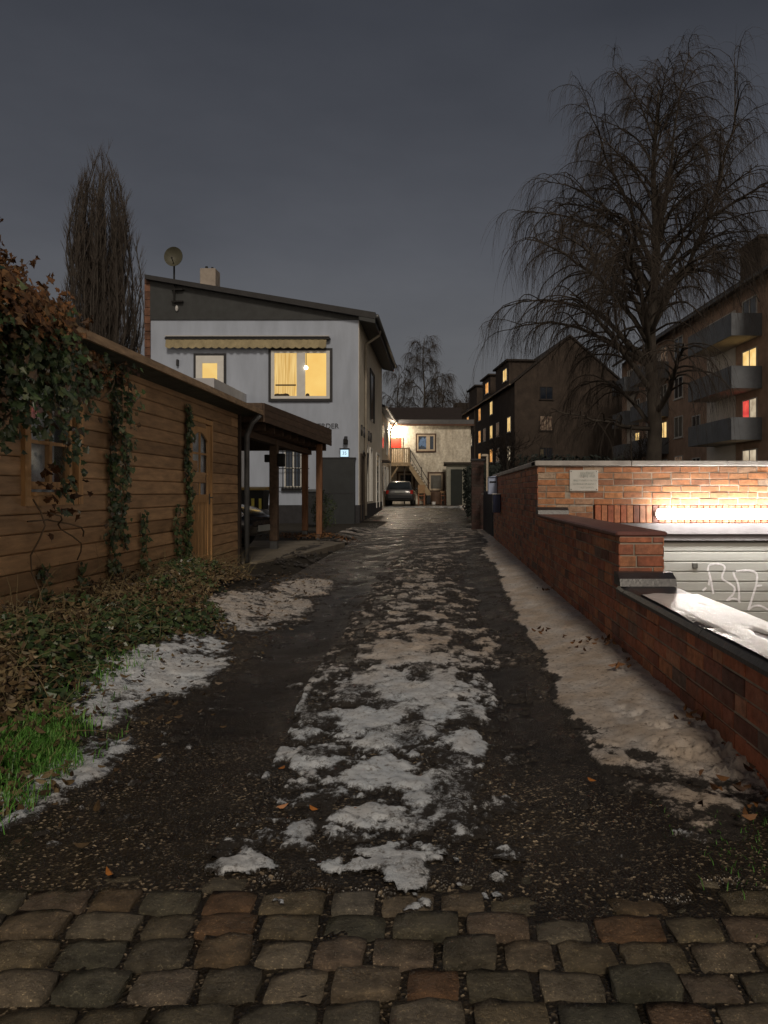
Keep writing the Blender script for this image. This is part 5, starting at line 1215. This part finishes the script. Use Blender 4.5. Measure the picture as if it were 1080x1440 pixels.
# ============================================================ LEAVES
def leaf(q, p, nrm, size, r, shade, kind='ivy', curl=.25):
    n_ = nrm.normalized(); a = rvec(r); a = (a-n_*a.dot(n_)); 
    if a.length < .05: a = n_.orthogonal()
    a.normalize(); b_ = n_.cross(a)
    if kind == 'ivy': out = [(0, -.45), (.42, -.38), (.30, -.02), (.50, .10), (.18, .22), (0, .62), (-.18, .22), (-.50, .10), (-.30, -.02), (-.42, -.38)]
    else: out = [(0, -.5), (.20, -.25), (.24, .05), (.12, .35), (0, .55), (-.12, .35), (-.24, .05), (-.20, -.25)]
    vs = [p+(a*x+b_*y)*size+n_*(-curl*abs(x)*size*1.2+curl*.5*y*y*size) for x, y in out]; m = len(out); h = m//2
    q.add(vs, [tuple(range(0, h+1)), tuple([0]+list(range(h, m)))], shade)
def leafmat(name, stops, rough=.5, spec=.4):
    m_, t, out = nt(name); cc = ramp(t, attr(t), stops)
    cc = mixc(t, 1.0, cc, ramp(t, noise(t, 30, 3, .6), [(.3, (.7, .7, .7)), (.7, (1.3, 1.3, 1.3))]), 'MULTIPLY')
    p = principled(t, out, cc, rough, None, 0, spec); return m_
L_IVY = leafmat('ivy_leaf', [(0, (.018, .032, .012)), (.35, (.032, .060, .018)), (.65, (.055, .088, .028)), (.85, (.10, .12, .055)), (.93, (.085, .05, .02)), (1, (.05, .03, .015))], .38, .5)
L_BRN = leafmat('dead_leaf', [(0, (.045, .022, .010)), (.4, (.11, .05, .018)), (.7, (.19, .085, .028)), (1, (.10, .065, .03))], .6)
L_LIT = leafmat('litter_leaf', [(0, (.035, .022, .012)), (.3, (.08, .05, .024)), (.6, (.15, .105, .05)), (.85, (.21, .16, .085)), (1, (.06, .05, .02))], .55)
L_GRS = leafmat('grass_blade', [(0, (.05, .13, .02)), (.5, (.10, .29, .045)), (.85, (.17, .36, .08)), (1, (.25, .24, .11))], .45)
M_STEM = mat('vine_stem', (.11, .075, .045), .8, .4, 8, .2)
r = random.Random(5)
# --- big vine over the shed roof
vine = thing('ivy_vine', 'huge vine of green ivy and rust-brown leaves over the shed roof and window', 'vine', (-3, 5, 2.3))
gq = MB(); bq = MB(); sq = MB()
def mound(x, y):    # the mass climbs away from the eave and thins out along it
    return 1.12-.261*y-.95*x+.05*math.sin(y*5+x*3)
for i in range(15000):
    x = -2.60-1.5*r.random()**1.4; y = r.uniform(3.6, -2.02*x); top = mound(x, y); base_ = 2.40-(x+2.72)*.073 if x < -2.72 else 2.25
    if top < base_-.10: continue
    z = lerp(max(base_, top-.45), top, r.random()**.6)+.03*r.gauss(0, 1)
    nrm = Vector((r.uniform(.2, 1), r.uniform(-.9, .2), r.uniform(0, .9)))
    brown = r.random() < .06+.94*float(ss(2.22, 2.52, z+.10*math.sin(y*4)))
    leaf(bq if brown else gq, Vector((x, y, z)), nrm+rvec(r)*.5, r.uniform(.030, .058) if brown else r.uniform(.042, .078), r, r.random(), 'ivy', .4)
for k in range(70):                    # loose sprays standing out of the mass
    x = -2.7-r.random()*1.2; y = r.uniform(4.2, -2.1*x); p = Vector((x, y, mound(x, y)-.06)); d = Vector((r.uniform(-.2, .4), r.uniform(-.2, .5), 1))
    pts = twig(sq, r, p, d, r.uniform(.12, .34), .004, .10, 4)
    for pp in pts[1:]:
        for _ in range(4): leaf(bq, pp+rvec(r)*.035, rvec(r), r.uniform(.035, .06), r, r.random(), 'ivy', .5)
hang = []                               # green curtains hanging from the eave
for k in range(90):
    y = r.uniform(3.7, 6.5); x = -2.66+r.uniform(-.12, .10)
    L = (r.uniform(.4, 1.0) if y < 5.45 else r.uniform(.10, .42)) if r.random() < .8 else .15
    if y > 5.35: x = -2.93+r.uniform(0, .08)
    if y > 5.6 and r.random() < .45: continue
    hang.append((x, y, L))
hang += [(-2.80, 6.88, .75), (-2.86, 6.90, 1.0), (-2.78, 5.62, 1.3), (-2.80, 5.95, .95)]
for x, y, L in hang:
    pts = twig(sq, r, Vector((x, y, 2.36 if x > -2.8 else 2.24)), Vector((0, 0, -1)), L, .005, .3, 8)
    for pp in pts:
        for _ in range(9): leaf(bq if r.random() < float(ss(2.0, 2.34, pp.z)) else gq, pp+Vector((r.gauss(.02, .05), r.gauss(0, .06), r.gauss(0, .05))), Vector((1, r.uniform(-.9, .4), r.uniform(-.1, .7))), r.uniform(.040, .076), r, r.random()*(1 if r.random() < .9 else 1), 'ivy', .35)
for k in range(26):                    # dry drooping bits under the window
    y = r.uniform(5.5, 6.1); pp = Vector((-2.86+r.gauss(0, .03), y, r.uniform(.80, 1.35))); leaf(bq, pp, rvec(r), r.uniform(.05, .09), r, r.random()*.4, 'ivy', .5)
for (ya, za, yb, zb) in ((4.9, 1.6, 5.9, 2.4), (5.2, .95, 6.1, .80), (5.5, 1.0, 6.0, .62), (5.3, .2, 5.35, 1.1), (6.3, 1.9, 7.2, 2.5), (5.0, 2.0, 5.4, 2.5)):
    n = 8; sq.tube([(-2.80+.05*math.sin(i*1.3), lerp(ya, yb, i/n), lerp(za, zb, i/n)+.06*math.sin(i/n*math.pi)) for i in range(n+1)], .006, 5)
gq.build('green_leaves', L_IVY, vine); bq.build('brown_leaves', L_BRN, vine); sq.build('stem', M_STEM, vine)
# --- ivy climbing the boards
def climber(label, y, z0, z1, wd, dens, spread=None):
    t_ = thing('climbing_ivy', label, 'ivy', (XS+.03, y, .2), group='ivy climbing the shed wall'); g = MB(); s = MB(); n = max(6, int((z1-z0)*9))
    P = [Vector((XS+.025, y+.035*math.sin(k*.8+y*3)+.02*r.gauss(0, 1), lerp(z0, z1, k/n))) for k in range(n+1)]; s.tube(P, [.007*(1-.5*k/n) for k in range(n+1)], 5)
    for k in range(int(dens*(z1-z0))):
        u = r.random(); f = u*n; i = min(int(f), n-1); c = P[i].lerp(P[i+1], f-i); w_ = wd*(1 if spread is None else spread(c.z))
        leaf(g, c+Vector((.01+abs(r.gauss(.02, .022)), r.gauss(0, w_), r.gauss(0, .03))), Vector((1, r.uniform(-.8, .3), r.uniform(-.2, .7))), r.uniform(.038, .072), r, r.random(), 'ivy', .3)
    g.build('leaves', L_IVY, t_); s.build('stem', M_STEM, t_)
climber('thick ivy strand climbing the boards right of the shed window up to the eave', 6.95, .15, 2.36, .038, 150, lambda z: 1+1.3*math.exp(-((z-.78)/.28)**2)+.8*(z < .5))
climber('thin short ivy strand in the middle of the board wall, between two thicker ones', 7.22, .62, 1.68, .020, 75)
climber('long dense ivy strand running up beside the shed door', 8.98, .18, 2.14, .034, 230)
climber('low ivy strand just left of the strand beside the door', 8.62, .18, 1.0, .026, 120)
climber('low sparse ivy strand under the shed window', 5.68, .15, .60, .03, 110)
climber('low ivy tuft on the boards between the window and the thick strand', 6.35, .12, .55, .022, 80)
climber('small ivy strand rising from the bed near the hidden middle of the wall', 7.62, .15, .95, .028, 110)

# ============================================================ THE BED AT THE LEFT
def gz1(x, y): return float(ground_z(np.array([x]), np.array([y]))[0])
gl = MB(); bl = MB(); sl_ = MB(); gr_ = MB()
def bed_edge(y): return -1.62-.16*float(ss(3.0, 4.2, y))-.22*float(ss(3.6, 4.4, y)*ss(6.2, 5.4, y))-.05*math.sin(y*4)-.55*float(ss(6.4, 7.4, y))
for i in range(21000):
    y = 1.9+7.3*r.random()**1.25; e = bed_edge(y)+r.gauss(0, .07); x = e-(3.0+e)*r.random()**.9
    if x < -2.98: continue
    d = (e-x)/max(.2, 3.0+e); z = -.01+gz1(x, y)+.02+.14*r.random()**2*min(1, d*4+.15)
    n_ = Vector((.25, -.35, 1))+rvec(r)*.75; s_ = r.uniform(.018, .058)
    green = float(vnoise(x*3.1, y*2.3, 400)) > .50+.12*(d < .3)
    if green and r.random() < .8: leaf(gl, Vector((x, y, z)), n_, s_*1.05, r, r.random(), 'ivy', .3)
    else: leaf(bl, Vector((x, y, z)), n_, s_, r, r.random(), 'oval', .5)
for i in range(420):                # leaves strewn over the snow and along the lane edge
    y = r.uniform(2.3, 10.5); x = r.gauss(-1.62-.12*(y > 6.5), .24)
    if x > -1.05 or x < -2.7: continue
    leaf(bl, Vector((x, y, gz1(x, y)+.045)), Vector((0, 0, 1))+rvec(r)*.5, r.uniform(.022, .05), r, r.random()*.6, 'oval', .6)
for i in range(520):                # dry stalks
    y = 2.2+7.8*r.random(); e = bed_edge(y); x = lerp(e, -2.95, r.random()**.8)
    twig(sl_, r, Vector((x, y, gz1(x, y))), Vector((r.uniform(-.5, .8), r.uniform(-.8, .4), 1)), r.uniform(.15, .55), .0022, .22, 6)
tag(gl.build('ground_ivy', L_IVY), 'dark green ivy leaves covering the bed below the shed wall', 'ground cover', kind='stuff')
tag(bl.build('leaf_litter', L_LIT), 'brown and tan fallen leaves covering the bed below the shed wall', 'leaf litter', kind='stuff')
tag(sl_.build('dry_stalks', mat('dry_stalk', (.15, .12, .055), .7, .4, 6, 0)), 'dry tangled stalks standing over the leaf litter', 'dry stalks', kind='stuff')
def blade(q, p, h, wd, az, bend, sh):
    d = Vector((math.cos(az), math.sin(az), 0)); s = Vector((-d.y, d.x, 0))*wd
    a = p; b_ = p+d*bend*.35*h+Vector((0, 0, h*.6)); c = p+d*bend*h+Vector((0, 0, h*.85))
    q.add([a-s, a+s, b_+s*.75, b_-s*.75, c], [(0, 1, 2, 3), (3, 2, 4)], sh)
for i in range(5200):
    y = r.gauss(3.12, .30); x = r.gauss(-1.74, .12)-.25*(y-3.1)*.3
    if r.random() < .05: y = r.uniform(4.0, 5.0); x = r.gauss(-1.95, .08)
    if x > -1.47 or x < -2.15 or y < 2.5: continue
    if float(vnoise(x*9, y*9, 410)) < .30: continue
    blade(gr_, Vector((x, y, gz1(x, y)-.005)), r.uniform(.04, .105), r.uniform(.0018, .0034), r.uniform(0, 6.28), r.uniform(.2, .9), r.random())
for i in range(700):                # scraps of moss and grass at the lane's right foot
    y = r.gauss(2.45, .16); x = r.gauss(1.10, .14)
    if x < 1.24: blade(gr_, Vector((x, y, -.02)), r.uniform(.02, .045), .0018, r.uniform(0, 6.28), r.uniform(.3, .9), r.random()*.3)
tag(gr_.build('grass', L_GRS), 'bright green grass tuft at the left edge of the lane', 'grass', kind='stuff')

# --- dead leaf clumps on the verge snow and single leaves on the asphalt
for (px, py, n, sp, lab) in ((822, 908, 16, .11, 'largest scatter on the verge snow halfway along the low wall'), (878, 940, 8, .05, 'small reddish scatter on the verge nearer the low wall'), (783, 832, 7, .07, 'dark scatter at the wall foot below the brick step'), (1060, 1122, 26, .10, 'dark scatter at the near end of the verge'), (988, 1012, 8, .06, 'sparse scatter at the foot of the near low wall'), (868, 906, 5, .035, 'tiny scatter right of the largest one on the verge'), (762, 893, 7, .06, 'loose scatter on the left edge of the verge snow')):
    Yp = F*(EYE-.06)/(py-VY); X0 = min(PX(px, Yp), 1.20)
    for _ in range(n):
        x = min(X0+r.gauss(0, sp), 1.225); y = Yp+r.gauss(0, sp*1.2); P0 = Vector((x, y, .085+.02*r.random() if py < 1100 else .05+.03*r.random())); q = MB()
        leaf(q, P0, Vector((0, 0, 1))+rvec(r)*1.0, r.uniform(.03, .055), r, r.random()*.75, 'oval', .7)
        tag(q.build('fallen_leaf', L_BRN, loc=P0), 'curled brown leaf in the '+lab, 'leaf', 'leaves in the '+lab)
for (px, py) in ((396, 1084), (397, 1138), (441, 1141), (505, 1142), (832, 1101), (154, 1232)):
    Yp = F*EYE/(py-VY); q = MB(); P0 = Vector((PX(px, Yp), Yp, .014)); leaf(q, P0, Vector((0, 0, 1))+rvec(r)*.3, .042, r, .75, 'oval', .5)
    tag(q.build('fallen_leaf', mat('orange_leaf', (.34, .13, .03), .5, .3, 40, 0), loc=P0), 'single small orange leaf lying on the wet dark asphalt', 'leaf', 'single orange leaves on the asphalt')
q = MB()
for i in range(420):
    y = r.gauss(17.6, .45); x = r.gauss(-3.0, .45); leaf(q, Vector((x, y, gz1(x, y)+.03+.03*r.random())), Vector((0, 0, 1))+rvec(r)*.7, r.uniform(.05, .09), r, r.random(), 'oval', .5)
tag(q.build('leaf_litter', L_BRN), 'brown fallen leaves at the feet of the two reddish carport posts', 'leaf litter', kind='stuff')

# --- bush and hedges
def bush(name, label, cat, c, rx, ry, zb, zt, n, size, m_, seed, box=False):
    r_ = random.Random(seed); t_ = thing(name, label, cat, (c[0], c[1], zb)); g = MB(); s = MB()
    for i in range(n):
        if box: p = Vector((c[0]+r_.uniform(-rx, rx), c[1]+r_.uniform(-ry, ry), lerp(zb, zt, r_.random()**.8)))
        else:
            d = rvec(r_)
            if d.length > 1 or d.length < .25: continue
            d = d.normalized()*(.55+.45*r_.random()**.4)*(1+.18*math.sin(d.x*7+seed)+.15*math.sin(d.z*9))
            p = Vector((c[0]+d.x*rx, c[1]+d.y*ry, (zb+zt)/2+.10*(zt-zb)+d.z*(zt-zb)*.45))
        nn = (p-Vector((c[0], c[1], (zb+zt)/2))); leaf(g, p, nn+rvec(r_)*.6+Vector((0, 0, .3)), r_.uniform(.6, 1.2)*size, r_, r_.random(), 'oval', .3)
    for i in range(9 if not box else 14): 
        b0 = Vector((c[0]+r_.uniform(-.6, .6)*rx*(1 if box else .3), c[1]+r_.uniform(-.6, .6)*ry*.5, zb)); twig(s, r_, b0, Vector((r_.uniform(-.3, .3), r_.uniform(-.3, .3), 1)), (zt-zb)*.75, .012, -.02, 5)
    g.build('leaves', m_, t_); s.build('stem', M_STEM, t_)
L_BOX = leafmat('bush_leaf', [(0, (.025, .042, .016)), (.6, (.055, .085, .03)), (1, (.10, .12, .05))], .5)
L_HDG = leafmat('hedge_leaf', [(0, (.008, .012, .010)), (1, (.018, .026, .020))], .6)
bush('bush', 'small rounded evergreen bush in front of the grey yard door', 'bush', (PX(454, 19.6), 19.6), .30, .30, .02, 1.14, 2600, .05, L_BOX, 3)
bush('hedge', 'dark clipped hedge beyond the gate pillar on the right of the lane', 'hedge', (1.55, 31), .55, 4.0, .2, 2.15, 4200, .13, L_HDG, 4, True)
bush('hedge', 'dark hedge standing behind the sloping end of the brick wall', 'hedge', (3.4, 20.5), 1.4, .9, .0, 2.12, 3600, .12, L_HDG, 6, True)
